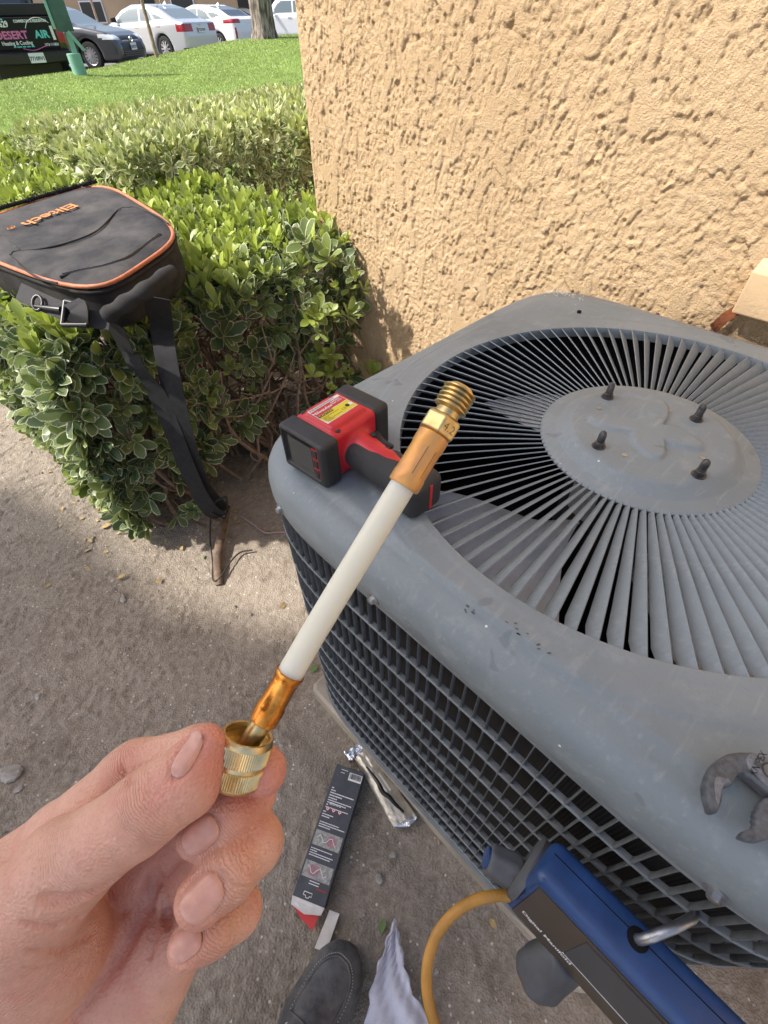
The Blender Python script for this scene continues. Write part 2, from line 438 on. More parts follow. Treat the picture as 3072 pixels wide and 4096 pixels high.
def dz_at(x, y):
    X, Y, z, h, x0, y0 = DIRT; i = int(np.clip((y-y0)/(Y[-1, 0]-y0)*(z.shape[0]-1), 0, z.shape[0]-1)); j = int(np.clip((x-x0)/(X[0, -1]-x0)*(z.shape[1]-1), 0, z.shape[1]-1))
    return float(z[i, j])

# ---- stucco building
VW = 1.12; UC = -1.487
house = empty('stucco_building', uv(UC, VW)); house.rotation_euler = (0, 0, 0)
tag(house, 'tan rough stucco building with a trim block behind the condenser', 'building')
def stucco_h(Uu, Z):
    wx = .010*(fbm(Uu*30, Z*30, 71, 2)-.5); g = vn((Uu+wx)*150, (Z-wx)*135, 3); g2 = vn(Uu*290, Z*270, 8); h = .0028*sstep(.25, .80, g)+.0010*g2          # granules
    i1 = fbm((Uu+wx)*21, Z*10+.6*fbm(Uu*6, Z*6, 4, 2), 12, 4, .6); k1 = sstep(.615, .63, i1); h = h*(1-.45*k1)+.0049*k1          # trowelled islands
    i2 = fbm((Uu-wx)*48, Z*27, 61, 3, .6); k2 = sstep(.66, .68, i2); h = h*(1-.3*k2)+.0042*k2
    fl = sstep(.675, .69, fbm(Uu*21, Z*10, 33, 3)); h = h*(1-.85*fl)+.0054*fl          # smoothed patches
    pit = fbm(Uu*60, Z*38, 91, 3); h -= .0040*sstep(.70, .74, pit)
    return h*.82
def wall_front():
    h = .0025; WL = 1.75; nu = int(WL/h); nz = int(1.22/h)
    Uu, Z = np.meshgrid(np.linspace(UC, UC+WL, nu), np.linspace(.22, 1.44, nz))
    ht = stucco_h(Uu, Z)*np.clip((Uu-UC)/.012, 0, 1)**.5
    wob = .006*(fbm(Z*6, Z*0, 5, 3)-.5)*np.exp(-(Uu-UC)/.03)
    b = VW-ht; a = Uu+wob
    v = np.stack([a*U[0]+b*V[0], a*U[1]+b*V[1], Z], -1).reshape(-1, 3)
    me = mesh_np('wall', v, grid_faces(nu, nz)); smooth(me)
    obj('wall', me, 'stucco', house)
wall_front()
def uvbox(mb, a0, a1, b0, b1, z0, z1):
    c = uv((a0+a1)/2, (b0+b1)/2, (z0+z1)/2); R = np.array([[U[0], V[0], 0], [U[1], V[1], 0], [0, 0, 1]])
    return mb.box(c, (a1-a0, b1-b0, z1-z0), R)
m = MB(); uvbox(m, UC+.004, UC+6, VW+.004, VW+6, -.1, 3.4); m.obj('wall', 'stucco', house)
m = MB(); uvbox(m, UC+.003, UC+6.1, VW-.003, VW+.003, 1.438, 3.4); uvbox(m, UC+1.745, UC+6.1, VW-.003, VW+.003, -.1, 1.438); uvbox(m, UC+.003, UC+1.745, VW-.003, VW+.003, -.1, .222); m.obj('wall', 'stucco', house)
# roof slab with a shallow overhang
m = MB(); uvbox(m, UC-.08, UC+6.2, VW-.08, VW+6.2, 3.402, 3.55); m.obj('roof', 'stucco_trim', house)
# trim block on the wall: sloped top, square bottom
pts = [(VW, .851), (VW-.042, .851), (VW-.042, .925), (VW, .940)]
m = MB(); m.loft([[uv(a, b, z) for b, z in pts] for a in (-.178, 1.9)]); m.obj('trim', 'stucco_trim', house, bevel=.003)
# rusty strap left on the wall
m = MB(); strap = [(-.200, 1.116, .800), (-.193, 1.104, .815), (-.186, 1.100, .833), (-.176, 1.106, .846), (-.170, 1.117, .852)]
L0 = []
for a, b, z in strap: L0.append([uv(a-.008, b, z+.004), uv(a+.008, b-.002, z-.006), uv(a+.008, b-.005, z-.005), uv(a-.008, b-.003, z+.006)])
m.loft(L0); m.obj('rusty_strap', 'rust', house, sm=50)
# ================================================================== condenser
def paint_extra(m, N, L, b, tc, out):
    n1 = tex(N, L, tc, 'Noise', 5.0, Detail=5); n2 = tex(N, L, tc, 'Noise', 38.0, Detail=6, Roughness=.7)
    c = mixcol(N, L, rng_(N, L, n1.outputs['Fac'], .36, .64), (.188, .220, .238), (.242, .275, .293))
    c = mixcol(N, L, rng_(N, L, n2.outputs['Fac'], .52, .68, 0, .35), c, (.33, .36, .373))
    n4 = tex(N, L, tc, 'Noise', 21.0, Detail=2, Distortion=.4)                       # darker drips and stains
    c = mixcol(N, L, rng_(N, L, n4.outputs['Fac'], .69, .705, 0, .6), c, (.15, .17, .185))
    mp = N.new('ShaderNodeMapping'); mp.inputs['Scale'].default_value = (1, .12, 1); mp.inputs['Rotation'].default_value = (0, 0, .5); L.new(tc.outputs['Object'], mp.inputs['Vector'])
    ns = N.new('ShaderNodeTexNoise'); ns.inputs['Scale'].default_value = 150.; ns.inputs['Detail'].default_value = 6; L.new(mp.outputs[0], ns.inputs['Vector'])     # faint brushed dust and scratches
    c = mixcol(N, L, rng_(N, L, ns.outputs['Fac'], .58, .74, 0, .26), c, (.40, .42, .425))
    nd = tex(N, L, tc, 'Noise', 320.0, Detail=5, Roughness=.75); c = mixcol(N, L, rng_(N, L, nd.outputs['Fac'], .56, .72, 0, .30), c, (.10, .12, .13))
    sp = tex(N, L, tc, 'Voronoi', 55.0); hue = N.new('ShaderNodeSeparateColor'); L.new(sp.outputs['Color'], hue.inputs[0])
    near = rng_(N, L, sp.outputs['Distance'], .05, .09, 1, 0); pick = rng_(N, L, hue.outputs[0], .86, .88)
    mu = N.new('ShaderNodeMath'); mu.operation = 'MULTIPLY'; L.new(near, mu.inputs[0]); L.new(pick, mu.inputs[1])
    c = mixcol(N, L, mu.outputs[0], c, (.75, .76, .74)); L.new(c, b.inputs['Base Color'])
    L.new(rng_(N, L, n2.outputs['Fac'], .3, .7, .42, .62), b.inputs['Roughness'])
    bp = N.new('ShaderNodeBump'); bp.inputs['Strength'].default_value = .12; bp.inputs['Distance'].default_value = .003
    L.new(n2.outputs['Fac'], bp.inputs['Height']); L.new(bp.outputs[0], b.inputs['Normal'])
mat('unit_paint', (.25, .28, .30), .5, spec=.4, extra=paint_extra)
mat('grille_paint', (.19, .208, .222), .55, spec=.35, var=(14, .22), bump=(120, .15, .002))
mat('upright_shaded_paint', (.13, .142, .150), .6, spec=.3, var=(30, .3))  # darker than the rails, standing for shade inside the grille
mat('black_inside', (.012, .012, .013), .9, spec=.1)
def mesh_extra(m, N, L, b, tc, out):
    v = tex(N, L, tc, 'Voronoi', 230.0, Randomness=.0)
    c = mixcol(N, L, rng_(N, L, v.outputs['Distance'], .30, .42), (.003, .003, .003), (.030, .028, .027)); L.new(c, b.inputs['Base Color'])
mat('hail_mesh', (.02, .02, .02), .8, spec=.2, extra=mesh_extra)
mat('fan_metal', (.82, .82, .82), .5, metal=.0, var=(12, .15))  # whitened so the blade looks sunlit inside the dark housing
mat('motor', (.035, .030, .028), .6, var=(20, .3))
mat('steel', (.42, .42, .43), .38, metal=.9, var=(80, .25))
mat('dark_steel', (.10, .095, .095), .5, metal=.7, var=(120, .5))
mat('paper_label', (.60, .58, .52), .7, var=(400, .5, (.1, .1, .1)))

AC = np.array([.354, .493]); HW = .416; NSE = 6.4; OX, OY = -.003, .015
ac = empty('air_conditioner_condenser', (AC[0], AC[1], .055), -ANG)
tag(ac, 'square blue-grey outdoor air conditioner condenser with radial fan louvers', 'air conditioner')
Z0 = .055            # local heights below are absolute minus Z0
def se(t, h):
    lo_, hi_ = .2, .7
    for _ in range(40):
        r = (lo_+hi_)/2
        if abs(r*cos(t)-OX)**NSE+abs(r*sin(t)-OY)**NSE < h**NSE: lo_ = r
        else: hi_ = r
    return r
NT = 256; TH = np.linspace(0, 2*pi, NT, endpoint=False)
RS = np.array([se(t, HW) for t in TH])
TOP = .848
def cover():
    loops = []
    def ring(R, Zz): loops.append([(R[i]*cos(TH[i]), R[i]*sin(TH[i]), (Zz if np.isscalar(Zz) else Zz[i])-Z0) for i in range(NT)])
    ring(RS-.006, .776); ring(RS-.002, .776); ring(RS+.001, .780); ring(RS+.001, .802)
    for s in (0, .2, .4, .6, .8, 1.):
        a = s*pi/2; ring(RS-.034*(1-cos(a)), .806+.036*sin(a))
    rin = .330
    for s in np.linspace(0, 1, 34)[1:]:
        R = (RS-.034)*(1-s)+(rin)*s
        z = np.full(NT, .842)+.006*sstep(0, .25, s)
        z = z+.0032*sstep(.378, .371, R)-.0012*np.exp(-((R-.369)/.003)**2)+.0008*sstep(.345, .338, R)
        ring(R, z)
    # rolled inner rim going down
    for d in (.003, .008, .016): ring(np.full(NT, rin-.0005-.001*d/.016), TOP+.0035-d)
    m = MB(); m.loft(loops, True, False, False); return m.obj('top_cover', 'unit_paint', ac, False, sm=60)
cov = cover()
# two service holes in the cover shown as small plugs
for (a, b) in ((-.276, -.221), (-.268, .298)):
    m = MB(); m.lathe((a, b, .847-Z0), (0, 0, 1), [(0, .004), (.0045, .004)], 12); m.obj('hole_plug', 'black_inside', cov, False)
# louvers
NL = 100
def louver_mesh():
    m = MB(); rs = [.128, .140, .18, .23, .28, .312, .324, .334]; L = []
    for i, r in enumerate(rs):
        w = 2*pi*r/NL*1.06; fade = [.3, .85, 1, 1, 1, 1, .8, .35][i]
        zt = TOP+.0035 + .001*sin((r-.13)/.21*pi)
        tx, dz = -w*.60*fade, -w*.50*fade-.001
        t = .0007
        p0 = np.array([r, 0, zt]); p1 = np.array([r, tx, zt+dz]); nrm = np.array([0, dz, -tx]); nrm /= np.linalg.norm(nrm)+1e-9
        L.append([p0+nrm*t, p1+nrm*t, p1-nrm*t, p0-nrm*t])
    L = [[(p[0], p[1], p[2]-Z0) for p in q] for q in L]
    m.loft(L); me = m.mesh('louver'); me.materials.append(M['unit_paint']); smooth(me, 40); return me
lm = louver_mesh()
for i in range(NL):
    o = bpy.data.objects.new('louver', lm); COL.objects.link(o); o.parent = ac; o.rotation_euler = (0, 0, 2*pi*i/NL)
# hub plate
def hub():
    n = 160; prof = [(.126, TOP-.006), (.136, TOP-.001), (.137, TOP+.002), (.134, TOP+.004), (.118, TOP+.005), (.115, TOP+.006), (.104, TOP+.0165), (.098, TOP+.019)]
    prof += [(r, TOP+.019) for r in np.arange(.0955, .002, -.0028)]
    loops = []
    for r, z in prof:
        L = []
        for k in range(n):
            t = 2*pi*k/n; x, y = r*cos(t), r*sin(t)
            # pressed blot shape with four lobes
            q = .046+.020*cos(4*(t-radians(20)))+.008*cos(3*t+1)+.006*cos(7*t)
            L.append((x, y, z+.0045*float(sstep(q+.0035, q-.0035, r))-Z0))
        loops.append(L)
    m = MB(); m.loft(loops, True, False, True); return m.obj('hub_plate', 'unit_paint', ac, False, sm=70)
hb = hub()
for (a, b) in ((-.078, .035), (.033, .067), (-.032, -.076), (.079, -.044)):
    m = MB(); z = TOP+.019-Z0
    m.lathe((a, b, z), (0, 0, 1), [(0, .0085), (.0012, .0085), (.0013, .004)], 20)
    m.lathe((a, b, z+.001), (0, 0, 1), [(0, .0062), (.006, .0062), (.0065, .0055)], 6)
    m.lathe((a, b, z+.007), (0, 0, 1), [(0, .0048), (.011, .0048), (.0145, .0038), (.0165, .0018)], 14); m.obj('bolt', 'dark_steel', ac, False, sm=40)
for (a, b) in ((-.073, .001), (-.001, .062), (0, -.070), (.070, -.009)):
    m = MB(); m.lathe((a, b, TOP+.0186-Z0), (0, 0, 1), [(0, .0034), (.0012, .0034), (.0012, .0024)], 14); m.obj('rivet', 'steel', hb, False)
# inside: shroud, fan, motor, coil
m = MB(); m.lathe((0, 0, 0), (0, 0, 1), [(.47, .352), (.775, .352), (.775, .345), (.47, .345)], 72, False); m.obj('fan_shroud', 'black_inside', ac, False, sm=40)
m = MB(); m.lathe((0, 0, 0), (0, 0, 1), [(.47, .35), (.472, .35)], 48); m.obj('inner_deck', 'black_inside', ac, False)
m = MB(); m.lathe((0, 0, 0), (0, 0, 1), [(.60, .05), (.605, .078), (.755, .078), (.77, .072), (.785, .03)], 40); mo = m.obj('fan_motor', 'motor', ac, False, sm=40)
m = MB(); L = []
for t in np.linspace(-2.25, -1.65, 8): L.append([(.0788*cos(t), .0788*sin(t), .685), (.0788*cos(t), .0788*sin(t), .745), (.0782*cos(t), .0782*sin(t), .745), (.0782*cos(t), .0782*sin(t), .685)])
m.loft(L); m.obj('motor_label', 'paper_label', mo, False)
def blade():
    m = MB(); L = []
    for r in np.linspace(.05, .325, 9):
        q = (r-.05)/.275; wd = radians(20+20*sin(q*pi*.62)); L2 = []
        for s in np.linspace(-1, 1, 9):
            t = s*wd+.25*q; z = .640+.040*s*(1-.25*q)+.012*(1-s*s)
            L2.append((r*cos(t), r*sin(t), z))
        L.append(L2)
    top = L; bot = [[(x, y, z-.0018) for x, y, z in q] for q in L]
    m.loft([t+b[::-1] for t, b in zip(top, bot)]); me = m.mesh('fan_blade'); me.materials.append(M['fan_metal']); smooth(me, 50); return me
bm_ = blade()
for k in range(3):
    o = bpy.data.objects.new('fan_blade', bm_); COL.objects.link(o); o.parent = ac; o.rotation_euler = (0, 0, radians(-128)+2*pi*k/3)
m = MB(); rr_ = RS-.030
m.loft([[(rr_[i]*cos(TH[i]), rr_[i]*sin(TH[i]), z) for i in range(NT)] for z in (.02, .715)], True, False, False); m.obj('coil_guard', 'hail_mesh', ac, False, sm=60)
# side grille: rings and uprights
def ring_bar(z, hgt, dpt, out=.0):
    m = MB(); loops = []
    for (dr, dz) in ((out, -hgt*.5), (out+.0016, 0), (out, hgt*.5), (-dpt, hgt*.35), (-dpt, -hgt*.35)):
        loops.append([((RS[i]-.004+dr)*cos(TH[i]), (RS[i]-.004+dr)*sin(TH[i]), z-Z0+dz) for i in range(NT)])
    m.loft(loops+[loops[0]], True, False, False); return m
rows = [.700-.0755*k for k in range(9)]
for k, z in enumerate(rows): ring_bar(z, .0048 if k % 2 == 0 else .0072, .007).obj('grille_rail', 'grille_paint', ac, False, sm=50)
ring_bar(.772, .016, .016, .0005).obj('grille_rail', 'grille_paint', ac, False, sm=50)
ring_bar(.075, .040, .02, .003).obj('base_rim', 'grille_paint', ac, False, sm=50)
# arc length walk for the uprights; each upright carries small fillets where it meets the rails
P_ = np.array([((RS[i]-.004)*cos(TH[i]), (RS[i]-.004)*sin(TH[i])) for i in range(NT)]+[((RS[0]-.004), 0.)])
S_ = np.concatenate([[0], np.cumsum(np.hypot(*np.diff(P_, axis=0).T))])
NV = int(S_[-1]/.0170)
def upright_mesh():
    m = MB(); zs = sorted(rows+[.772, .085]); L = []
    zz = []
    for a, b in zip(zs[:-1], zs[1:]):
        h = b-a
        zz += [(a, .0036), (a+.004, .0020), (a+.008, .0011), (a+.012, .0008), (b-.014, .0008), (b-.009, .0013), (b-.004, .0026)]
    zz.append((zs[-1], .006))
    for z, w in zz: L.append([(-.0005, -w, z-Z0), (.0008, 0, z-Z0), (-.0005, w, z-Z0), (-.0065, w*.5, z-Z0), (-.0065, -w*.5, z-Z0)])
    m.loft(L); me = m.mesh('grille_upright'); me.materials.append(M['upright_shaded_paint']); smooth(me, 45); return me
um = upright_mesh()
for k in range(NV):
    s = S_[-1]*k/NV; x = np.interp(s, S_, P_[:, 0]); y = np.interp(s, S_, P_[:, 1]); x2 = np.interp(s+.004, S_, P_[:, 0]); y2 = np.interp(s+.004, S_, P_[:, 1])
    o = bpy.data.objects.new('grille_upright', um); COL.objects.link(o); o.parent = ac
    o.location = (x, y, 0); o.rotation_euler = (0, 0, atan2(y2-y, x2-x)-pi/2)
# cover screws along the lip
for a in (-.306, -.110, .265):
    b = OY-(HW**NSE-abs(a-OX)**NSE)**(1/NSE)
    m = MB(); m.lathe((a, b-.001, .786-Z0), (0, -1, 0), [(0, .0085), (.0015, .0085), (.002, .005)], 16); m.lathe((a, b-.002, .786-Z0), (0, -1, 0), [(0, .0052), (.005, .0050), (.0062, .003)], 6)
    m.obj('lip_screw', 'steel', ac, False, sm=40)
m = MB(); m.loft([[((RS[i]-.02)*cos(TH[i]), (RS[i]-.02)*sin(TH[i]), z) for i in range(NT)] for z in (.0, .03)]); m.obj('base_pan', 'grille_paint', ac, False)
# chips and scuffs in the paint
mat('primer_white', (.72, .73, .72), .7); mat('scuff', (.075, .08, .085), .7)
def flakes(name, pts, size, matn, seed, stretch=1.0, ang=0.0):
    r = random.Random(seed); m = MB()
    for a, b in pts:
        n = r.randint(4, 7); ph = r.uniform(0, 6.28); c_, s_ = cos(ang+r.gauss(0, .3)), sin(ang+r.gauss(0, .3)); L = []
        for k in range(n):
            q = size*r.uniform(.4, 1.3); x, y = q*stretch*cos(ph+2*pi*k/n), q*sin(ph+2*pi*k/n); X_, Y_ = a+x*c_-y*s_, b+x*s_+y*c_; R_ = hypot(X_, Y_)
            L.append((X_, Y_, TOP+.0006+.0034*float(sstep(.378, .371, R_))-Z0))
        m.add(L, [tuple(range(n))])
    return m.obj(name, matn, cov, False)
rc = random.Random(12)
flakes('paint_chip', [(-.352+rc.gauss(0, .016), .352+rc.gauss(0, .012)) for _ in range(60)], .0018, 'primer_white', 1)
flakes('paint_chip', [(-.315+rc.gauss(0, .010), .362+rc.gauss(0, .006)) for _ in range(22)], .0015, 'primer_white', 2)
flakes('scuff_mark', [(.030+.05*rc.random(), -.352-.012*rc.random()) for _ in range(9)], .0011, 'scuff', 3, 2.4, .5)
flakes('scuff_mark', [(.0+rc.gauss(0, .012), -.372+rc.gauss(0, .003)) for _ in range(4)], .0012, 'scuff', 4, 2.6, -.4)
# pad
m = MB(); h = .398; L = []
for z, q in ((-.03, h), (.045, h), (.052, h-.007)):
    L.append([(q*x/1, q*y/1, z) for x, y in [(1, .97), (.97, 1), (-.97, 1), (-1, .97), (-1, -.97), (-.97, -1), (.97, -1), (1, -.97)]])
m.loft(L); pad = m.obj('concrete_pad', 'concrete', None)
pad.location = (AC[0], AC[1], 0); pad.rotation_euler = (0, 0, -ANG)
tag(pad, 'pale concrete pad under the condenser', 'pad')
# ================================================================== plants
def leaf_material(name, dark, mid, young, cream, cream_at=.80):
    m = bpy.data.materials.new(name); m.use_nodes = True; nt = m.node_tree; N = nt.nodes; L = nt.links
    b = N['Principled BSDF']; b.inputs['Roughness'].default_value = .42; b.inputs['Specular IOR Level'].default_value = .45
    at = N.new('ShaderNodeAttribute'); at.attribute_name = 'lf'; sp = N.new('ShaderNodeSeparateColor'); L.new(at.outputs['Color'], sp.inputs[0])
    c = mixcol(N, L, sp.outputs[1], dark, mid); c = mixcol(N, L, sp.outputs[2], c, young)
    tc = N.new('ShaderNodeTexCoord'); n = N.new('ShaderNodeTexNoise'); n.inputs['Scale'].default_value = 3.; L.new(tc.outputs['Generated'], n.inputs['Vector'])
    if cream is not None:
        nz_ = N.new('ShaderNodeTexNoise'); nz_.inputs['Scale'].default_value = 26.; L.new(tc.outputs['Object'], nz_.inputs['Vector']); sub = N.new('ShaderNodeMath'); sub.operation = 'MULTIPLY_ADD'; L.new(nz_.outputs['Fac'], sub.inputs[0]); sub.inputs[1].default_value = .7; sub.inputs[2].default_value = -.35; ad_ = N.new('ShaderNodeMath'); ad_.operation = 'ADD'; L.new(sp.outputs[0], ad_.inputs[0]); L.new(sub.outputs[0], ad_.inputs[1])
        ed = rng_(N, L, ad_.outputs[0], cream_at, cream_at+.10); inv = rng_(N, L, sp.outputs[2], .2, .7, 1, .15)
        mm = N.new('ShaderNodeMath'); mm.operation = 'MULTIPLY'; L.new(ed, mm.inputs[0]); L.new(inv, mm.inputs[1])
        c = mixcol(N, L, mm.outputs[0], c, cream)
    L.new(c, b.inputs['Base Color'])
    tr = N.new('ShaderNodeBsdfTranslucent'); L.new(c, tr.inputs['Color'])
    ms = N.new('ShaderNodeMixShader'); ms.inputs[0].default_value = .28
    L.new(b.outputs[0], ms.inputs[1]); L.new(tr.outputs[0], ms.inputs[2]); L.new(ms.outputs[0], N['Material Output'].inputs['Surface'])
    M[name] = m
leaf_material('near_leaf', (.055, .095, .040), (.165, .225, .092), (.42, .51, .085), (.60, .62, .42))
leaf_material('far_leaf', (.13, .19, .06), (.30, .37, .12), (.54, .60, .20), (.66, .66, .42), .66)
leaf_material('tree_leaf', (.03, .06, .02), (.06, .11, .03), (.10, .16, .04), None)
mat('bark', (.15, .105, .075), .95, var=(40, .4), bump=(60, .6, .004))
mat('pale_stem', (.25, .18, .13), .9, var=(60, .35))

# leaf templates: x along the leaf, y across, z up
LT_V = np.array([(0, 0, 0), (.28, .16, .035), (.28, 0, 0), (.28, -.16, .035), (.60, .235, .05), (.60, 0, .005), (.60, -.235, .05),
                 (.86, .165, .02), (.86, 0, -.01), (.86, -.165, .02), (1., 0, -.05)])
LT_E = np.array([1, 1, 0, 1, 1, 0, 1, 1, .15, 1, 1.])
LT_F = np.array([(0, 2, 1), (0, 3, 2), (1, 2, 4), (2, 5, 4), (2, 3, 5), (3, 6, 5), (4, 5, 7), (5, 8, 7), (5, 6, 8), (6, 9, 8), (7, 8, 10), (8, 9, 10)])
LS_V = np.array([(0, 0, 0), (.55, .22, .04), (.6, 0, 0), (.55, -.22, .04), (1., 0, -.03)]); LS_E = np.array([1, 1, .0, 1, 1.])
LS_F = np.array([(0, 2, 1), (0, 3, 2), (1, 2, 4), (2, 3, 4)])
def frames(D, N_):
    D = D/np.linalg.norm(D, axis=1, keepdims=True); S = np.cross(N_, D); S /= np.linalg.norm(S, axis=1, keepdims=True)+1e-9
    return D, S, np.cross(D, S)
def leaf_mesh(name, P, D, N_, ln, wd, rnd, young, simple=False):
    TV, TE, TF = (LS_V, LS_E, LS_F) if simple else (LT_V, LT_E, LT_F)
    D, S, Nn = frames(D, N_); n = len(P); k = len(TV)
    v = P[:, None, :]+TV[None, :, 0:1]*D[:, None, :]*ln[:, None, None]+TV[None, :, 1:2]*S[:, None, :]*wd[:, None, None]+TV[None, :, 2:3]*Nn[:, None, :]*ln[:, None, None]
    f = (TF[None]+(np.arange(n)*k)[:, None, None]).reshape(-1, 3)
    me = mesh_np(name, v.reshape(-1, 3), f)
    at = me.attributes.new('lf', 'FLOAT_COLOR', 'POINT')
    c = np.ones((n, k, 4), np.float32); c[:, :, 0] = TE[None]; c[:, :, 1] = rnd[:, None]; c[:, :, 2] = young[:, None]
    at.data.foreach_set('color', c.ravel()); smooth(me); return me
def rosettes(P, Nrm, nl, length, rng, spread=(.35, 1.0), young=0.0, yj=.1, width=1.0):
    """leaves round each stem tip; returns arrays"""
    out = []
    for p, n in zip(P, Nrm):
        n = n/np.linalg.norm(n); ref = np.array([.3, .9, .2]); x = np.cross(n, ref); x /= np.linalg.norm(x); y = np.cross(n, x)
        c = rng.integers(nl[0], nl[1]+1); ph = rng.random()*6.28; r0 = rng.random(); yg = np.clip(young+rng.normal()*yj, 0, 1); sc = rng.choice((.55, .75, .9, 1.05, 1.25, 1.45))*rng.uniform(.9, 1.1)
        for i in range(c):
            t = ph+i*2.399; sp_ = spread[0]+(spread[1]-spread[0])*(i/c)+rng.normal()*.12
            d = n*cos(sp_*1.45)+(x*cos(t)+y*sin(t))*sin(sp_*1.45)
            up = n*sin(sp_*1.45)-(x*cos(t)+y*sin(t))*cos(sp_*1.45)+rng.normal(size=3)*.15
            out.append((p+n*(.012*(1-i/c)), d, up, length*sc*rng.uniform(.75, 1.15), width*length*sc*rng.uniform(.9, 1.15), np.clip(.5*r0+.5*rng.random(), 0, 1), yg))
    A = list(zip(*out)); return [np.array(q, float) for q in A]
def cat(*ls): return [np.concatenate(q) for q in zip(*ls)]

def surf_pts(rng, n, a0, a1, b0, b1, zt, faces, zlo=.06):
    """points and normals on a clipped hedge, in uv; faces: list of (kind, weight)"""
    P, Q = [], []
    ks = [f for f, w in faces]; ws = np.array([w for f, w in faces], float); ws /= ws.sum()
    for f in rng.choice(len(ks), n, p=ws):
        f = ks[f]; a = rng.uniform(a0, a1); b = rng.uniform(b0, b1); z = zlo+(zt-zlo)*rng.random()
        if f == 'top': z = zt; nn = np.array([0, 0, 1.])
        elif f == 'front': b = b0; nn = np.array([-V[0], -V[1], .25])
        elif f == 'end': a = a1; nn = np.array([U[0], U[1], .25])
        else: b = b1; nn = np.array([V[0], V[1], .2])
        lump = (.05 if f == 'top' else .16)*(fbm(np.array([a*2.3]), np.array([b*2.3+z*1.7]), 5, 2)[0]-.5)
        p = uv(a, b, z)+nn*lump
        # rounded shoulders
        if f == 'top':
            e = min(b-b0, a1-a); p[2] -= .05*max(0, 1-e/.10)**2
        else:
            e = zt-z; p -= nn*.05*max(0, 1-e/.10)**2
        P.append(p); Q.append(nn+rng.normal(size=3)*.5)
    return np.array(P), np.array(Q)
def stems_mesh(rng, n, a0, a1, b0, b1, zt, r=(.009, .0025), bias_end=.5):
    m = MB()
    for i in range(n):
        a = a1-abs(rng.normal())*.35-.06 if rng.random() < bias_end else rng.uniform(a0, a1); a = max(a, a0)
        b = rng.uniform(b0+.08, b1-.05); p = uv(a, b, -.02); pts = [p]; d = np.array([0, 0, 1.])+rng.normal(size=3)*.25
        nseg = 9; q = p.copy()
        for s in range(nseg):
            d = d+rng.normal(size=3)*.35; d[2] = abs(d[2])*.7+.35; d /= np.linalg.norm(d); q = q+d*zt/nseg*rng.uniform(.9, 1.25); qa, qb = np.clip(q[0]*U[0]+q[1]*U[1], a0, a1), np.clip(q[0]*V[0]+q[1]*V[1], b0+.04, b1); q = uv(qa, qb, min(q[2], zt)); pts.append(q.copy())
        rad = np.linspace(r[0]*rng.uniform(.6, 1.2), r[1], len(pts)); m.tube(pts, list(rad), 5)
        for k in range(4):                      # side shoots
            j = rng.integers(2, len(pts)-1); q = pts[j].copy(); e = rng.normal(size=3); e[2] = abs(e[2])*.6; e /= np.linalg.norm(e); tw = [q]
            for s in range(4): e = e+rng.normal(size=3)*.3; e /= np.linalg.norm(e); q = q+e*.045; qa, qb = np.clip(q[0]*U[0]+q[1]*U[1], a0, a1+.01), np.clip(q[0]*V[0]+q[1]*V[1], b0+.03, b1); q = uv(qa, qb, min(q[2], zt+.05)); tw.append(q.copy())
            m.tube(tw, list(np.linspace(r[1]*1.4, r[1]*.6, 5)), 4)
    return m

def project(P):
    Q = P-CO; z = Q@CF; return 1536+FPX*(Q@CR)/z, 2048-FPX*(Q@CU)/z, z
def build_hedge(name, label, arrs, matn, stems, base, nindiv=300, score=None, simple_rest=False):
    h = empty(name, base); tag(h, label, 'hedge')
    stems.obj('stems', 'pale_stem', h, sm=60)
    P, D, Nn, ln, wd, rn, yg = arrs
    px, py, z = project(P); inside = (px > 20) & (px < 3050) & (py > 20) & (py < 4070)
    sc = np.where(inside, (score(P) if score else 1.0)*ln/z, -1); idx = np.argsort(-sc)[:nindiv]; rest = np.setdiff1d(np.arange(len(P)), idx)
    variants = []
    for r in (0., .33, .66, 1.):
        for y in (0., .33, .66, 1.):
            me = leaf_mesh('leaf', np.zeros((1, 3)), np.array([[1., 0, 0]]), np.array([[0, 0, 1.]]), np.ones(1), np.ones(1), np.array([r]), np.array([y])); me.materials.append(M[matn]); variants.append(me)
    Df, Sf, Nf = frames(D[idx], Nn[idx])
    pi_ = h.matrix_basis.inverted()
    for k, i in enumerate(idx):
        me = variants[int(round(rn[i]*3))*4+int(round(yg[i]*3))]
        o = bpy.data.objects.new('leaf', me); COL.objects.link(o); o.parent = h; o.matrix_parent_inverse = pi_
        a, b, c, p = Df[k]*ln[i], Sf[k]*wd[i], Nf[k]*ln[i], P[i]
        o.matrix_basis = Matrix(((a[0], b[0], c[0], p[0]), (a[1], b[1], c[1], p[1]), (a[2], b[2], c[2], p[2]), (0, 0, 0, 1)))
    me = leaf_mesh('foliage', *[q[rest] for q in arrs], simple=simple_rest)
    tag(obj('foliage', me, matn, h), kind='stuff')
    return h
rg = np.random.default_rng(5)
NA0, NA1, NB0, NB1, NZ = -4.35, -1.30, .13, 1.20, .735
Pt, Qt = surf_pts(rg, 3000, NA0, NA1, NB0, NB1, NZ, [('top', 1)])
near_top_old = rosettes(Pt[::2]-np.array([0, 0, .03]), Qt[::2]*.6+np.array([0, 0, .5]), (5, 8), .050, rg, (.35, 1.05), .25, .2)
near_top_new = rosettes(Pt[1::2]+np.array([0, 0, .012]), Qt[1::2]*.6+np.array([0, 0, .9]), (4, 7), .047, rg, (.12, .62), .86, .2, .8)
Pi, Qi = surf_pts(rg, 700, NA0, NA1, NB0, NB1, NZ-.07, [('top', 1)])
near_in = rosettes(Pi, Qi, (4, 6), .056, rg, (.4, 1.1), .0, .05)
Pf, Qf = surf_pts(rg, 1150, NA0+1.2, NA1, NB0, NB1, NZ, [('front', 1)], zlo=.07)
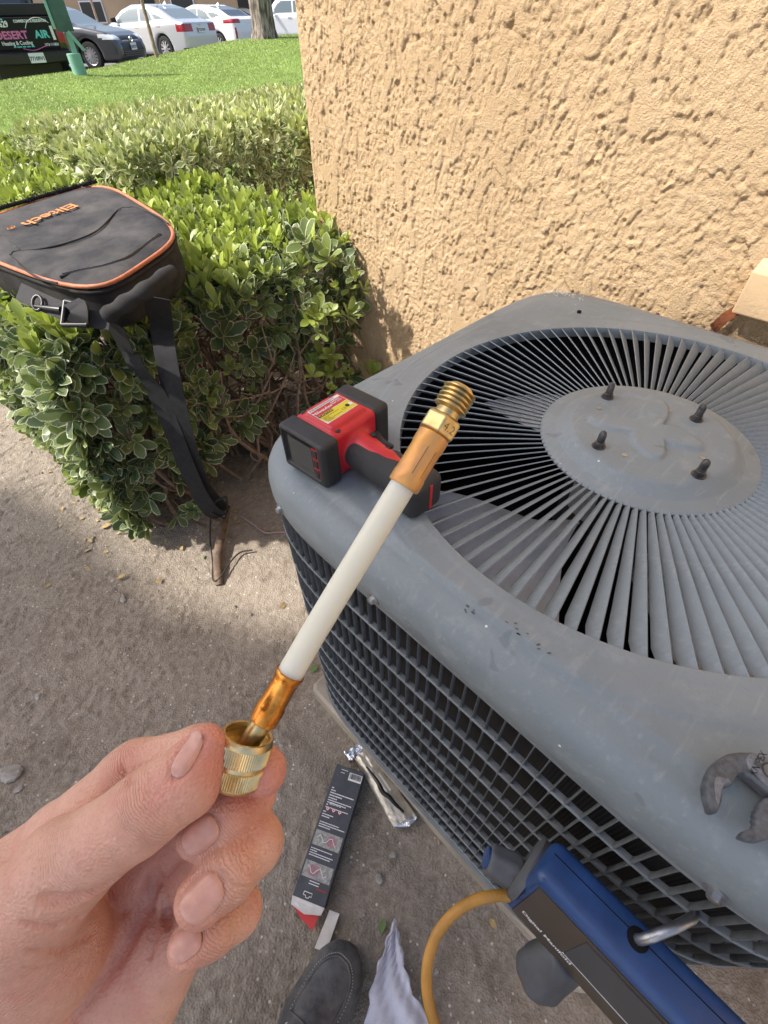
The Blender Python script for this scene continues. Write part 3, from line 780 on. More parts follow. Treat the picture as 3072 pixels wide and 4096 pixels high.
k = (sstep(.33, .55, fbm(Pf[:, 0]*6+Pf[:, 1]*6, Pf[:, 2]*7, 13, 2))*.8+.2) > rg.random(len(Pf)); Pf, Qf = Pf[k], Qf[k]
near_front = rosettes(Pf, Qf, (6, 9), .052, rg, (.35, 1.1), .12, .15)
Pf2, Qf2 = surf_pts(rg, 500, NA0+1.2, NA1, NB0+.07, NB1, NZ-.03, [('front', 1)], zlo=.10)
near_front2 = rosettes(Pf2, Qf2, (5, 7), .056, rg, (.4, 1.1), .0, .05)
Pe, Qe = surf_pts(rg, 620, NA0, NA1, NB0, NB1, NZ, [('end', 1)], zlo=.05)
w = sstep(.10, .62, Pe[:, 2])*.85+.15; k = rg.random(len(Pe)) < w*.46*(.5+sstep(.4, .6, fbm(Pe[:, 1]*7, Pe[:, 2]*7, 3, 2))); Pe, Qe = Pe[k], Qe[k]
near_end = rosettes(Pe, Qe, (6, 9), .055, rg, (.35, 1.1), .12, .15)
# low skirt of foliage at the near corner, touching the ground
Ps, Qs = surf_pts(rg, 160, NA1-1.1, NA1-.06, NB0-.01, NB1, .26, [('front', 1)], zlo=.03)
near_skirt = rosettes(Ps, Qs, (6, 9), .054, rg, (.3, 1.1), .3, .22)
Pw = np.array([uv(rg.uniform(-1.30, -1.17), rg.uniform(.80, 1.07), rg.uniform(.30, .80)) for _ in range(46)]); near_wall = rosettes(Pw, np.tile(np.array([U[0]*.5, U[1]*.5-.2, .9]), (46, 1))+rg.normal(size=(46, 3))*.4, (5, 8), .043, rg, (.25, 1.0), .45, .3)
near_all = cat(near_wall, near_top_old, near_top_new, near_in, near_front, near_front2, near_end, near_skirt)
near_stems = stems_mesh(rg, 170, NA0+.3, NA1, NB0, NB1, NZ*.9)
build_hedge('clipped_hedge', 'low clipped hedge of variegated leaves carrying the black bag', near_all, 'near_leaf', near_stems, uv(-2.8, .7))
FA0, FA1, FB0, FB1, FZ = -3.68, -2.38, .80, 3.3, .885
Pt, Qt = surf_pts(rg, 2600, FA0, FA1, FB0, FB1, FZ, [('top', 1)])
f1 = rosettes(Pt, Qt*.6+np.array([0, 0, .6]), (5, 8), .042, rg, (.2, .95), .50, .25); f0 = rosettes(Pt[::2]-np.array([0, 0, .06]), Qt[::2], (5, 8), .055, rg, (.4, 1.2), .2, .2)
Pf, Qf = surf_pts(rg, 1500, FA0, FA1, FB0, FB1, FZ, [('end', 3), ('front', 1)], zlo=.1)
k = rg.random(len(Pf)) < (.45+.55*sstep(.55, .85, Pf[:, 2])); Pf, Qf = Pf[k], Qf[k]
f2 = rosettes(Pf, Qf, (5, 8), .045, rg, (.35, 1.1), .0, .1)
ni = 620; Pn = np.array([uv(rg.uniform(FA0+.05, FA1-.06), rg.uniform(FB0+.05, FB1), rg.uniform(.1, FZ-.08)) for _ in range(ni)]); f3 = rosettes(Pn, rg.normal(size=(ni, 3))+np.array([.3, -.2, .5]), (5, 8), .07, rg, (.4, 1.2), .0, .05)
build_hedge('clipped_hedge', 'pale variegated far hedge between the lawn and the building corner', cat(f1, f0, f2, f3), 'far_leaf', stems_mesh(rg, 80, FA0, FA1, FB0, FB1, FZ*.9, bias_end=.6), uv(-3.0, 2.0), simple_rest=True)

# ---- grass on the lawn
def grass():
    n = 260000; rg2 = np.random.default_rng(3)
    az = rg2.uniform(-46, -5, n); t = rg2.random(n); r = 4.2+(26-4.2)*t**1.25
    x = np.sin(np.radians(az))*r; y = np.cos(np.radians(az))*r
    rc = np.interp(az, _AZ, _RC); ok = r < rc+1.0; ok &= (x*U[0]+y*U[1]) < -3.8
    x, y, r = x[ok], y[ok], r[ok]; n = len(x); z = ground_z(x, y)-.012
    h = rg2.uniform(.015, .036, n)*(1+.01*r); w = rg2.uniform(.0028, .0055, n)*(.8+.09*r); a = rg2.uniform(0, 6.28, n); ln = rg2.normal(size=(n, 2))*.028
    b0 = np.stack([x+np.cos(a)*w, y+np.sin(a)*w, z], 1); b1 = np.stack([x-np.cos(a)*w, y-np.sin(a)*w, z], 1); tp = np.stack([x+ln[:, 0], y+ln[:, 1], z+h], 1)
    v = np.stack([b0, b1, tp], 1).reshape(-1, 3); f = np.arange(3*n).reshape(-1, 3); me = mesh_np('grass', v, f)
    at = me.attributes.new('lf', 'FLOAT_COLOR', 'POINT'); c = np.ones((n, 3, 4), np.float32); c[:, :, 0] = 0; c[:, :, 1] = rg2.random(n)[:, None]; c[:, :, 2] = (rg2.random(n) < .18)[:, None]*.5
    at.data.foreach_set('color', c.ravel())
    tag(obj('grass', me, 'grass_blade'), 'short green grass covering the rising lawn', 'grass', kind='stuff')
leaf_material('grass_blade', (.22, .31, .075), (.36, .46, .13), (.52, .54, .22), None)
grass()

# ---- trees
def limb_path(rng, p, d, L, n, w=.25):
    pts = [np.array(p, float)]; d = np.array(d, float)
    for i in range(n): d = d+rng.normal(size=3)*w; d /= np.linalg.norm(d); pts.append(pts[-1]+d*L/n)
    return pts
def added_shade_tree():
    """added unseen tree; its crown is laid out to shade the condenser and near ground"""
    rng = np.random.default_rng(21); base = np.array([-5.3, -1.3, -.02])
    t = empty('added_shade_tree', base); tag(t, 'unseen leafy tree added left of the photographer to cast the shade', 'tree')
    m = MB(); tr = limb_path(rng, base, (.05, .02, 1), 3.6, 8, .06); m.tube(tr, list(np.linspace(.19, .12, 9)), 12); m.obj('trunk', 'bark', t, sm=60)
    poly = np.array([(-3.2, 1.5), (-2.1, 1.42), (-1.44, 1.34), (-1.03, 1.08), (-.73, .82), (-.4, .685), (-.22, .66), (.28, .67), (.5, .78), (.69, .92), (1.06, 1.21), (1.38, .95), (1.9, .42), (2.5, -.2), (2.4, -1.6), (0, -1.9), (-3.2, -1.6)])  # wanted shade outline on the ground; the crown's leaves are fitted to it
    def inside(x, y):
        ins = np.zeros(x.shape, bool)
        for i in range(len(poly)):
            a = poly[i]; b = poly[(i+1) % len(poly)]; c = ((a[1] <= y) & (b[1] > y)) | ((b[1] <= y) & (a[1] > y)); xx = a[0]+(y-a[1])/(b[1]-a[1]+1e-12)*(b[0]-a[0]); ins ^= c & (x < xx)
        return ins
    x = rng.uniform(-3.2, 2.5, 26000); y = rng.uniform(-1.9, 1.5, 26000); k = inside(x, y); x, y = x[k], y[k]
    n = len(x); lift = rng.uniform(3.9, 5.6, n)+.4*np.sin(x*1.3)*np.cos(y*1.7)
    P = np.stack([x, y, np.zeros(n)], 1)-SUN_T*(lift/-SUN_T[2])[:, None]
    D = rng.normal(size=(n, 3)); Nn = -SUN_T[None]+rng.normal(size=(n, 3))*.5
    ln = rng.uniform(.09, .15, n); D = D-Nn*(np.sum(D*Nn, 1)/np.sum(Nn*Nn, 1))[:, None]
    P = P-D/np.linalg.norm(D, axis=1, keepdims=True)*ln[:, None]*.5
    me = leaf_mesh('crown', P, D, Nn, ln, ln*1.5, rng.random(n), rng.random(n)*.4, simple=True); tag(obj('crown', me, 'tree_leaf', t), kind='stuff')
    top = tr[-1]
    for i in rng.choice(n, 16, replace=False):
        q = P[i]; mid = (top+q)/2+np.array([0, 0, -.25])+rng.normal(size=3)*.1; m = MB(); m.tube([top-np.array([0, 0, .3]), top*.7+mid*.3, mid, q*.6+mid*.4, q], [.075, .06, .04, .025, .012], 7); m.obj('limb', 'bark', t, sm=60)
added_shade_tree()
def bark_extra(m, N, L, b, tc, out):
    mp = N.new('ShaderNodeMapping'); mp.inputs['Scale'].default_value = (1, 1, .22); L.new(tc.outputs['Object'], mp.inputs['Vector'])
    v = N.new('ShaderNodeTexNoise'); v.inputs['Scale'].default_value = 14; v.inputs['Detail'].default_value = 6; L.new(mp.outputs[0], v.inputs['Vector'])
    c = mixcol(N, L, rng_(N, L, v.outputs['Fac'], .4, .6), (.085, .065, .055), (.34, .29, .25)); L.new(c, b.inputs['Base Color'])
    bp = N.new('ShaderNodeBump'); bp.inputs['Distance'].default_value = .05; L.new(v.outputs['Fac'], bp.inputs['Height']); L.new(bp.outputs[0], b.inputs['Normal'])
mat('plated_bark', (.2, .16, .14), .95, extra=bark_extra)
def lawn_tree():
    rng = np.random.default_rng(4); az = -8.85; r = 21.6; base = azel(az, 0, r); base[2] = ground_z(base[0], base[1])-.05
    t = empty('lawn_tree', base); tag(t, 'thick ridged tree trunk at the top of the lawn', 'tree')
    m = MB(); L = []; n = 40
    for z, R in ((-.1, .47), (.05, .43), (.25, .37), (.6, .345), (1.2, .335), (2.2, .32), (3.4, .28), (4.6, .20)):
        L.append([base+np.array([cos(2*pi*k/n)*R*(1+.07*sin(k*2.1+z)+.05*sin(k*5.3)), sin(2*pi*k/n)*R*(1+.07*sin(k*2.1+z)+.05*sin(k*5.3)), z]) for k in range(n)])
    m.loft(L); m.obj('trunk', 'plated_bark', t, sm=70)
    P, D, Nn = [], [], []
    for i in range(9):
        d = np.array([cos(i*2.4), sin(i*2.4), .55]); pth = limb_path(rng, base+np.array([0, 0, 3.6+.12*i]), d, 2.2, 5, .2); m = MB(); m.tube(pth, list(np.linspace(.10, .03, 6)), 7); m.obj('limb', 'bark', t, sm=60)
        for q in pth[2:]:
            c = rng.normal(size=(160, 3))*np.array([.55, .55, .4])+q+np.array([0, 0, .35]); P.append(c)
    P = np.concatenate(P); n = len(P); ln = rng.uniform(.10, .18, n)
    me = leaf_mesh('crown', P, rng.normal(size=(n, 3)), rng.normal(size=(n, 3)), ln, ln, rng.random(n), rng.random(n)*.5, simple=True); tag(obj('crown', me, 'tree_leaf', t), kind='stuff')
lawn_tree()
# ================================================================== held adapter hose
mat('brass', (.60, .46, .22), .32, metal=1.0, var=(220, .22), bump=(300, .12, .0006))
mat('brass_pale', (.68, .52, .27), .34, metal=1.0, var=(160, .22))
def copper_extra(m, N, L, b, tc, out):
    n = tex(N, L, tc, 'Noise', 160.0, Detail=4, Distortion=1.0)
    L.new(mixcol(N, L, rng_(N, L, n.outputs['Fac'], .35, .68), (.50, .155, .018), (.78, .33, .06)), b.inputs['Base Color'])
mat('copper', (.6, .24, .05), .25, metal=.85, extra=copper_extra)
mat('copper_dull', (.74, .36, .13), .42, metal=.45, var=(150, .55, (.80, .42, .06)), var2=(420, .35, (.55, .27, .12)))
def nylon():
    m = mat('nylon', (.76, .73, .61), .38, sss=.85); b = m.node_tree.nodes['Principled BSDF']
    b.inputs['Subsurface Radius'].default_value = (.010, .009, .006)
nylon()
mat('crimp_line', (.25, .12, .05), .8)
DH = .165
adapter = empty('adapter_hose', dep(925, 3150, DH))
tag(adapter, 'short milky nylon hose with brass and copper ends held in the hand', 'hose')
def ax(p0, p1, d0=DH, d1=DH):
    a = dep(*p0, d0); b = dep(*p1, d1); return a, (b-a), np.linalg.norm(b-a)
A0, A1 = (934, 3128), (993, 2935)
a, d, Ln = ax(A0, A1)
# knurled coupler: two knurl bands cut as real grooves
def knurl_profile(m, o, axis, prof, n=144):
    axis = axis/np.linalg.norm(axis); ref = np.array([0, 0, 1.]); x = np.cross(ref, axis); x /= np.linalg.norm(x); y = np.cross(axis, x); L = []
    for t, r, k in prof:
        L.append([o+axis*t+(x*cos(2*pi*i/n)+y*sin(2*pi*i/n))*(r-(k if i % 2 else 0)) for i in range(n)])
    m.loft(L, True, False, False)
NR = .0096; s = Ln; g = .00035
m = MB(); knurl_profile(m, a, d, [(.0, .004, 0), (.0002, NR-.0014, 0), (.0012, NR-.0004, 0), (.0022, NR-.0002, 0), (.0024, NR, g), (.0078, NR, g), (.0080, NR-.0006, 0), (.0094, NR-.0006, 0), (.0097, NR-.0001, 0), (.0099, NR, g), (.0155, NR, g), (.0158, NR-.0003, 0), (s-.0012, NR-.0003, 0), (s, NR-.0008, 0),
                                  (s, NR-.0017, 0), (s-.0012, NR-.0020, 0), (s-.0014, NR-.0014, 0), (s-.0024, NR-.0014, 0), (s-.0026, NR-.0022, 0), (s-.0050, NR-.0022, 0), (s-.0052, .0045, 0), (s-.0052, .001, 0)])
cp = m.obj('coupler', 'brass_pale', adapter, sm=35)
st0 = dep(968, 3015, DH); st1 = dep(1075, 2850, DH)
m = MB(); m.lathe(st0, st1-st0, [(0, .0046), (.0010, .0046), (.0016, .0037), (np.linalg.norm(st1-st0), .0036)], 28); m.obj('stem', 'brass', adapter, sm=35)
q, e, l = ax((1052, 2886), (1162, 2690))
m = MB(); n = 40; an = e/np.linalg.norm(e); x = np.cross((0, 0, 1.), an); x /= np.linalg.norm(x); y = np.cross(an, x); L = []
for t, r in ((0, .0036), (0, .0046), (.0004, .0050), (.0050, .0052), (.0066, .0050), (.0075, .0047), (.016, .0046), (.018, .0050), (l-.0006, .0054), (l, .0053), (l, .0048), (l-.004, .0047)):
    L.append([q+an*t+(x*cos(2*pi*k/n)+y*sin(2*pi*k/n))*r*(1-(.035 if (.007 < t < .0165) else 0)*max(0, cos(8*2*pi*k/n*.5))**2) for k in range(n)])
m.loft(L, True, True, False); m.obj('crimp_sleeve', 'copper', adapter, sm=40)
tp = [dep(px, py, dd) for px, py, dd in ((1150, 2712, .165), (1240, 2555, .165), (1345, 2380, .165), (1450, 2208, .165), (1548, 2046, .165), (1640, 1895, .165))]
m = MB(); m.tube(tp, .00465, 32); m.obj('tube', 'nylon', adapter, sm=50)
q, e, l = ax((1612, 1945), (1738, 1738))
m = MB(); an = e/np.linalg.norm(e); x = np.cross((0, 0, 1.), an); x /= np.linalg.norm(x); y = np.cross(an, x); L = []; n = 48
for t, r in ((0, .0048), (0, .0055), (.0005, .0059), (.0040, .0059), (.0052, .0057), (.0150, .0056), (.0165, .0059), (l-.0005, .0059), (l, .0054), (l, .0030)):
    L.append([q+an*t+(x*cos(2*pi*k/n)+y*sin(2*pi*k/n))*r*(1-(.03 if (.005 < t < .0155) else 0)*max(0, cos(8*2*pi*k/n*.5))**2) for k in range(n)])
m.loft(L); us = m.obj('crimp_sleeve', 'copper_dull', adapter, sm=40)
for ph in (2.1, 2.75, 3.4):       # press marks
    m = MB(); rm = .00562
    pts = [q+an*t+(x*cos(p)+y*sin(p))*rm for t, p in ((.0165, ph), (.0045, ph))]
    m.tube(pts, .00016, 6); pts = [q+an*t+(x*cos(p)+y*sin(p))*rm for t, p in ((.0165, ph), (.0168, ph+.2), (.0165, ph+.38))]; m.tube(pts, .00014, 6); m.obj('press_mark', 'crimp_line', us)
h0, he, hl = ax((1736, 1740), (1781, 1666))
m = MB(); m.lathe(h0, he, [(0, .0052), (.0006, .0071), (hl*.85, .0071), (hl, .0056)], 6); hx = m.obj('hex_nut', 'brass', adapter, bevel=.0005)
t0, te, tl = ax((1781, 1666), (1845, 1556))
prof = [(0, .0046), (.0022, .0044)]
k = 0
for i in range(5):
    z = .0026+i*.0017; prof += [(z, .0049), (z+.0005, .0062), (z+.0009, .0062), (z+.0014, .0049)]
prof += [(.0113, .0047), (tl*.96, .0047), (tl+.0006, .0041), (tl+.0007, .0022), (tl-.001, .0020)]
m = MB(); m.lathe(t0, te, prof, 40); m.obj('threaded_end', 'brass', adapter, sm=28)
# stamped size on the nut
hn = he/np.linalg.norm(he); vd = -ray(1775, 1720); zx = np.cross(vd, hn)
ref = np.array([0, 0, 1.]); lx = np.cross(ref, hn); lx /= np.linalg.norm(lx); ly = np.cross(hn, lx)
best = max(range(6), key=lambda k: (lx*cos(2*pi*(k+.5)/6)+ly*sin(2*pi*(k+.5)/6))@(vd*.8+CR*.6)); nf = lx*cos(2*pi*(best+.5)/6)+ly*sin(2*pi*(best+.5)/6); sx = np.cross(hn, nf)
o_ = h0+he*.45+nf*(.0071*cos(pi/6)+.00004)
obj('stamp', text_mesh('4.2', .0042, lambda p: o_+sx*p[0]+hn*p[1]), 'crimp_line', hx)

# ================================================================== pliers on the cover
mat('plier_steel', (.095, .102, .112), .45, spec=.3, metal=.0, var=(150, .35), bump=(250, .25, .0008))
mat('plier_bright', (.165, .175, .19), .42, spec=.35, metal=.0, var=(260, .25), bump=(300, .2, .0006))
pl = empty('pliers', onz(3000, 3150, .855)); tag(pl, 'open worn steel pliers lying on the condenser cover', 'pliers')
def PZ(zx, zy, z=.862): return onz(2700+zx*.226, 2900+zy*.226, z)[:2]
upper = [(600, 1555), (520, 1290), (500, 1060), (545, 905), (640, 730), (760, 610), (900, 530), (1100, 500), (1350, 505), (1560, 590), (1800, 720), (2150, 930), (2150, 1500), (1900, 1420), (1646, 1255), (1500, 1130), (1300, 955), (1180, 870), (1080, 905), (1010, 1030), (990, 1080), (830, 1130), (805, 1180), (815, 1240), (795, 1300), (800, 1370), (775, 1430), (750, 1500), (715, 1575)]
lower = [(1560, 1290), (1500, 1370), (1450, 1430), (1465, 1480), (1400, 1500), (1430, 1550), (1380, 1590), (1425, 1640), (1375, 1690), (1430, 1740), (1380, 1790), (1400, 1830), (1290, 1850), (1200, 1880), (1130, 1970), (1150, 2010), (1300, 2060), (1450, 2085), (1640, 2030), (1900, 1900), (2150, 1760), (2250, 1500), (1800, 1250)]
c0 = PZ(1300, 1200)
def plier_part(name, pts, zc, hw, matn, h=.0011):
    P = np.array([PZ(*p)-c0 for p in pts]); o = np.array([c0[0], c0[1], zc]); lo = np.append(P.min(0)+c0, zc-hw)-.006; hi = np.append(P.max(0)+c0, zc+hw)+.006
    s = SDF(lo, hi, h); s.poly(o, np.eye(3), P, hw, .0022); return s
zb = .8545
s = plier_part('j', upper, zb+.0060, .0058, None); s.obj('upper_jaw', 'plier_steel', pl, relax=1)
s = plier_part('j', lower, zb+.0050, .0045, None); s.obj('lower_jaw', 'plier_steel', pl, relax=1)
bl = [(1180, 620), (1260, 530), (1400, 510), (1560, 600), (1900, 800), (2100, 950), (2100, 1420), (1900, 1370), (1640, 1200), (1400, 960), (1230, 800)]
s = plier_part('j', bl, zb+.0118, .0016, None, .0008); s.obj('face_plate', 'plier_bright', pl, relax=1)
jf = [(640, 930), (700, 905), (900, 960), (985, 1070), (835, 1115), (785, 1300), (770, 1420), (715, 1550), (640, 1330), (610, 1090)]
s = plier_part('j', jf, zb+.0116, .0008, None, .0008); s.obj('jaw_face', 'plier_bright', pl, relax=1)
tx = np.append(PZ(1400, 720), zb+.0136); tdir = np.append(PZ(1480, 560)-PZ(1330, 850), 0); tdir /= np.linalg.norm(tdir); tn = np.array([tdir[1], -tdir[0], 0])
obj('stamp', text_mesh('KNIPEX', .0065, lambda p: tx+tdir*p[0]+np.cross((0, 0, 1), tdir)*p[1], extrude=.0002), 'dark_steel', pl)
hA = np.append(PZ(1900, 1150), zb+.007); hd = np.array([U[0]*.9+V[0]*.35, U[1]*.9+V[1]*.35, 0]); hd /= np.linalg.norm(hd); hs = np.array([-hd[1], hd[0], 0])
mat('plier_grip', (.30, .02, .02), .5)
for sg in (-1, 1):
    m = MB(); m.tube([hA+hs*sg*.004, hA+hd*.03+hs*sg*.013, hA+hd*.075+hs*sg*.017, hA+hd*.125+hs*sg*.016], [.0058, .0056, .0060, .0055], 12); m.obj('handle', 'plier_grip', pl, sm=50)
m = MB(); m.lathe(np.append(PZ(1620, 860), zb+.0118), (0, 0, 1), [(0, .0062), (.0022, .0062), (.0022, .0050), (.0012, .0046)], 24); m.obj('pivot', 'dark_steel', pl, sm=40)

# ================================================================== digital manifold hooked on the grille
mat('blue_plastic', (.022, .062, .185), .38, var=(30, .15), bump=(400, .08, .001), coat=.1)
mat('panel_dark', (.065, .050, .038), .30, var=(8, .2), spec=.5)
mat('screen_dark', (.055, .062, .070), .22, spec=.6, var=(12, .2))
mat('rubber_grey', (.095, .098, .105), .62, var=(20, .2), bump=(60, .25, .003))
mat('print_white', (.78, .78, .78), .6)
mat('hose_yellow', (.50, .245, .045), .5, var=(30, .18), bump=(200, .2, .001))
RM = np.array([[U[0], V[0], 0], [U[1], V[1], 0], [0, 0, 1]])
def loc(a, b, z): return np.array([AC[0]+a*U[0]+b*V[0], AC[1]+a*U[1]+b*V[1], z])
man = empty('digital_manifold', loc(.27, -.447, .585)); tag(man, 'blue and black digital gauge manifold hanging on the grille', 'gauge manifold')
axs = [np.append(U, 0), np.append(V, 0), np.array([0, 0, 1.])]
# front tilts a little outwards at the bottom
tl_ = radians(9); nz = axs[2]*cos(tl_)+axs[1]*sin(tl_); nb = axs[1]*cos(tl_)-axs[2]*sin(tl_); mxs = [axs[0], nb, nz]
mc = loc(.278, -.4545, .640)
def ML(a, b, z): return mc+mxs[0]*a+mxs[1]*b+mxs[2]*z
s = SDF(mc-.16, mc+.16, .0024); s.rbox(mc, mxs, (.108, .0225, .060), .010); s.rbox(ML(0, -.0225, -.004), mxs, (.098, .0022, .050), .002, 0.002, 'cut')
body = s.obj('body', 'blue_plastic', man, relax=2)
m = MB(); m.box(ML(0, -.0214, -.004), (.194, .001, .098), np.stack(mxs, 1)); pn = m.obj('front_panel', 'panel_dark', man)
m = MB(); m.box(ML(.018, -.0222, .008), (.128, .001, .060), np.stack(mxs, 1)); m.obj('screen', 'screen_dark', pn)
m = MB(); m.box(ML(.018, -.0226, -.0228), (.130, .0008, .0008), np.stack(mxs, 1)); m.obj('screen_edge', 'print_white', pn)
obj('lettering', text_mesh('Digital Manifold', .0088, lambda p: ML(-.091+p[0], -.0222, -.030+p[1]), bold=.0002, align='LEFT'), 'print_white', pn)
m = MB(); m.lathe(ML(.03, -.0222, -.040), -nb, [(0, .006), (.0008, .006), (.0008, .0052)], 24, False); m.lathe(ML(.03, -.0220, -.040), -nb, [(0, .0052), (.0004, .0052)], 24); m.obj('button', 'screen_dark', pn)
m = MB()
for b_ in (.006,): m.box(ML(0, b_, .0601), (.205, .0008, .0006), np.stack(mxs, 1))
m.obj('seam', 'black_inside', body)
# hanging hook
hk = [ML(-.020, .004, .058), ML(-.020, .002, .070), ML(-.017, .006, .080), ML(-.008, .022, .086), ML(.002, .042, .083), ML(.006, .052, .074), ML(.007, .056, .062)]
m = MB(); m.tube(hk, .0042, 12); m.obj('hook', 'steel', man, sm=60)
m = MB(); m.lathe(ML(-.020, .004, .057), nz, [(0, .009), (.004, .009), (.005, .006)], 18); m.obj('hook_socket', 'black_inside', man, sm=40)
# left valve with its dust cap, end plate, lower knobs
m = MB(); m.lathe(ML(-.104, .004, -.006), -mxs[0], [(0, .034), (.006, .034), (.010, .028)], 28); m.obj('end_plate', 'rubber_grey', man, sm=40)
def knob(name, o, d, L, r0, r1, lumps, matn='rubber_grey'):
    m = MB(); d = np.asarray(d, float); d /= np.linalg.norm(d); x = np.cross((0.3, .9, .2), d); x /= np.linalg.norm(x); y = np.cross(d, x); n = 48; loops = []
    for t in (0, .02, .06, .12, .25, .4, .5, .6, .75, .86, .93, .98, 1.):
        r = (r0+(r1-r0)*t)*({0: .80, .02: .90, .06: .97, .93: .98, .98: .92, 1.: .82}.get(t, 1))
        loops.append([o+d*L*t+(x*cos(2*pi*k/n)+y*sin(2*pi*k/n))*r*(1+.05*sin(lumps*2*pi*k/n)*(1 if .1 < t < .97 else .4)+.015*sin(9*2*pi*k/n+9*t)) for k in range(n)])
    m.loft(loops); return m.obj(name, matn, man, sm=60)
kl = ML(-.112, -.006, -.012); knob('valve_knob', kl, -axs[0]*.9-axs[1]*.35+axs[2]*.15, .034, .018, .015, 6)
m = MB(); m.lathe(kl+(-axs[0]*.9-axs[1]*.35+axs[2]*.15)*.0335, -axs[0]*.9-axs[1]*.35+axs[2]*.15, [(0, .0105), (.004, .0105), (.005, .008)], 20); m.obj('valve_cap', 'blue_plastic', man, sm=40)
k2 = ML(-.036, -.008, -.056); knob('valve_knob', k2, -axs[2]*.85-axs[1]*.5-axs[0]*.1, .060, .021, .0265, 5)
m = MB(); m.lathe(k2+(-axs[2]*.85-axs[1]*.5-axs[0]*.1)*.059, -axs[2]*.85-axs[1]*.5-axs[0]*.1, [(0, .020), (.006, .020), (.008, .015)], 24); m.obj('valve_cap', 'hose_yellow', man, sm=40)
m = MB(); m.lathe(ML(-.080, -.008, -.060), -axs[2], [(0, .0085), (.004, .0085), (.0045, .0075), (.008, .0075), (.0085, .0090), (.016, .0090)], 18); m.obj('hose_port', 'brass', man, sm=35)
# yellow hose
hp = [(2060, 3585, .600), (1985, 3583, .602), (1900, 3602, .602), (1815, 3655, .598), (1750, 3735, .592), (1715, 3830, .585), (1706, 3930, .578), (1722, 4040, .570), (1765, 4170, .560), (1840, 4330, .55), (1960, 4480, .55)]
def spline(pts, n=6):
    P = [np.asarray(p, float) for p in pts]; P = [2*P[0]-P[1]]+P+[2*P[-1]-P[-2]]; out = []
    for i in range(1, len(P)-2):
        for k in range(n):
            t = k/n; a, b, c, d = P[i-1], P[i], P[i+1], P[i+2]
            out.append(.5*((2*b)+(-a+c)*t+(2*a-5*b+4*c-d)*t*t+(-a+3*b-3*c+d)*t**3))
    out.append(P[-2]); return out
m = MB(); m.tube(spline([onz(*q) for q in hp], 6), .0056, 16); ho = m.obj('charging_hose', 'hose_yellow', None, sm=60)
tag(ho, 'yellow refrigerant hose looping out beside the blue manifold', 'hose')
# ================================================================== the person: left hand, forearm, one leg and shoe
def skin_extra(m, N, L, b, tc, out):
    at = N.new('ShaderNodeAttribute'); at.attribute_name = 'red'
    n1 = tex(N, L, tc, 'Noise', 55.0, Detail=5); n2 = tex(N, L, tc, 'Noise', 420.0, Detail=4, Roughness=.7); n3 = tex(N, L, tc, 'Voronoi', 900.0)
    c = mixcol(N, L, rng_(N, L, n1.outputs['Fac'], .35, .65), (.66, .360, .262), (.76, .440, .332))
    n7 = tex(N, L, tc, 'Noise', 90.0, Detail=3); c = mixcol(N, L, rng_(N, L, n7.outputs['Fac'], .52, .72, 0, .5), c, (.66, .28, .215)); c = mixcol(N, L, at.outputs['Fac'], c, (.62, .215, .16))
    c = mixcol(N, L, rng_(N, L, n2.outputs['Fac'], .5, .75, 0, .35), c, (.46, .235, .165)); L.new(c, b.inputs['Base Color'])
    mp = N.new('ShaderNodeMapping'); mp.inputs['Scale'].default_value = (1, 1, 1); L.new(tc.outputs['Object'], mp.inputs['Vector'])
    ad = N.new('ShaderNodeMath'); ad.operation = 'MULTIPLY_ADD'; ad.inputs[1].default_value = .6; L.new(n2.outputs['Fac'], ad.inputs[0]); L.new(n3.outputs['Distance'], ad.inputs[2])
    aw = N.new('ShaderNodeAttribute'); aw.attribute_name = 'wr'; ap = N.new('ShaderNodeAttribute'); ap.attribute_name = 'ph'; n5 = tex(N, L, tc, 'Noise', 130.0, Detail=3)
    def ma(op, a, b_):
        q = N.new('ShaderNodeMath'); q.operation = op
        for i, z in enumerate((a, b_)):
            if hasattr(z, 'is_linked'): L.new(z, q.inputs[i])
            else: q.inputs[i].default_value = z
        return q.outputs[0]
    sn = ma('SINE', ma('ADD', ma('MULTIPLY', ap.outputs['Fac'], 3200.), ma('MULTIPLY', n5.outputs['Fac'], 14.)), 0.)
    sn = ma('MULTIPLY', ma('POWER', ma('ABSOLUTE', sn, 0.), .35), aw.outputs['Fac'])
    hgt = ma('ADD', ad.outputs[0], ma('MULTIPLY', sn, 2.6))
    bp = N.new('ShaderNodeBump'); bp.inputs['Strength'].default_value = .55; bp.inputs['Distance'].default_value = .0007
    L.new(hgt, bp.inputs['Height']); L.new(bp.outputs[0], b.inputs['Normal'])
mat('skin', (.6, .36, .26), .48, sss=.10, spec=.4, extra=skin_extra)
mat('nail', (.64, .345, .275), .30, spec=.5, var=(200, .10))
person = empty('person', (-.24, -.22, 0)); tag(person, 'person whose left hand holds the adapter, one dark shoe below', 'person')
def K(zx, zy, d): return dep(zx*.7836, 2600+zy*.7836, d)
HR = .0010
_pts = [K(-420, 2600, .20), K(1500, 300, .14), K(1500, 300, .22), K(-300, 900, .13), K(900, 2700, .21)]
lo = np.min(_pts, 0)-.02; hi = np.max(_pts, 0)+.02
def newS(): return SDF(lo, hi, HR)
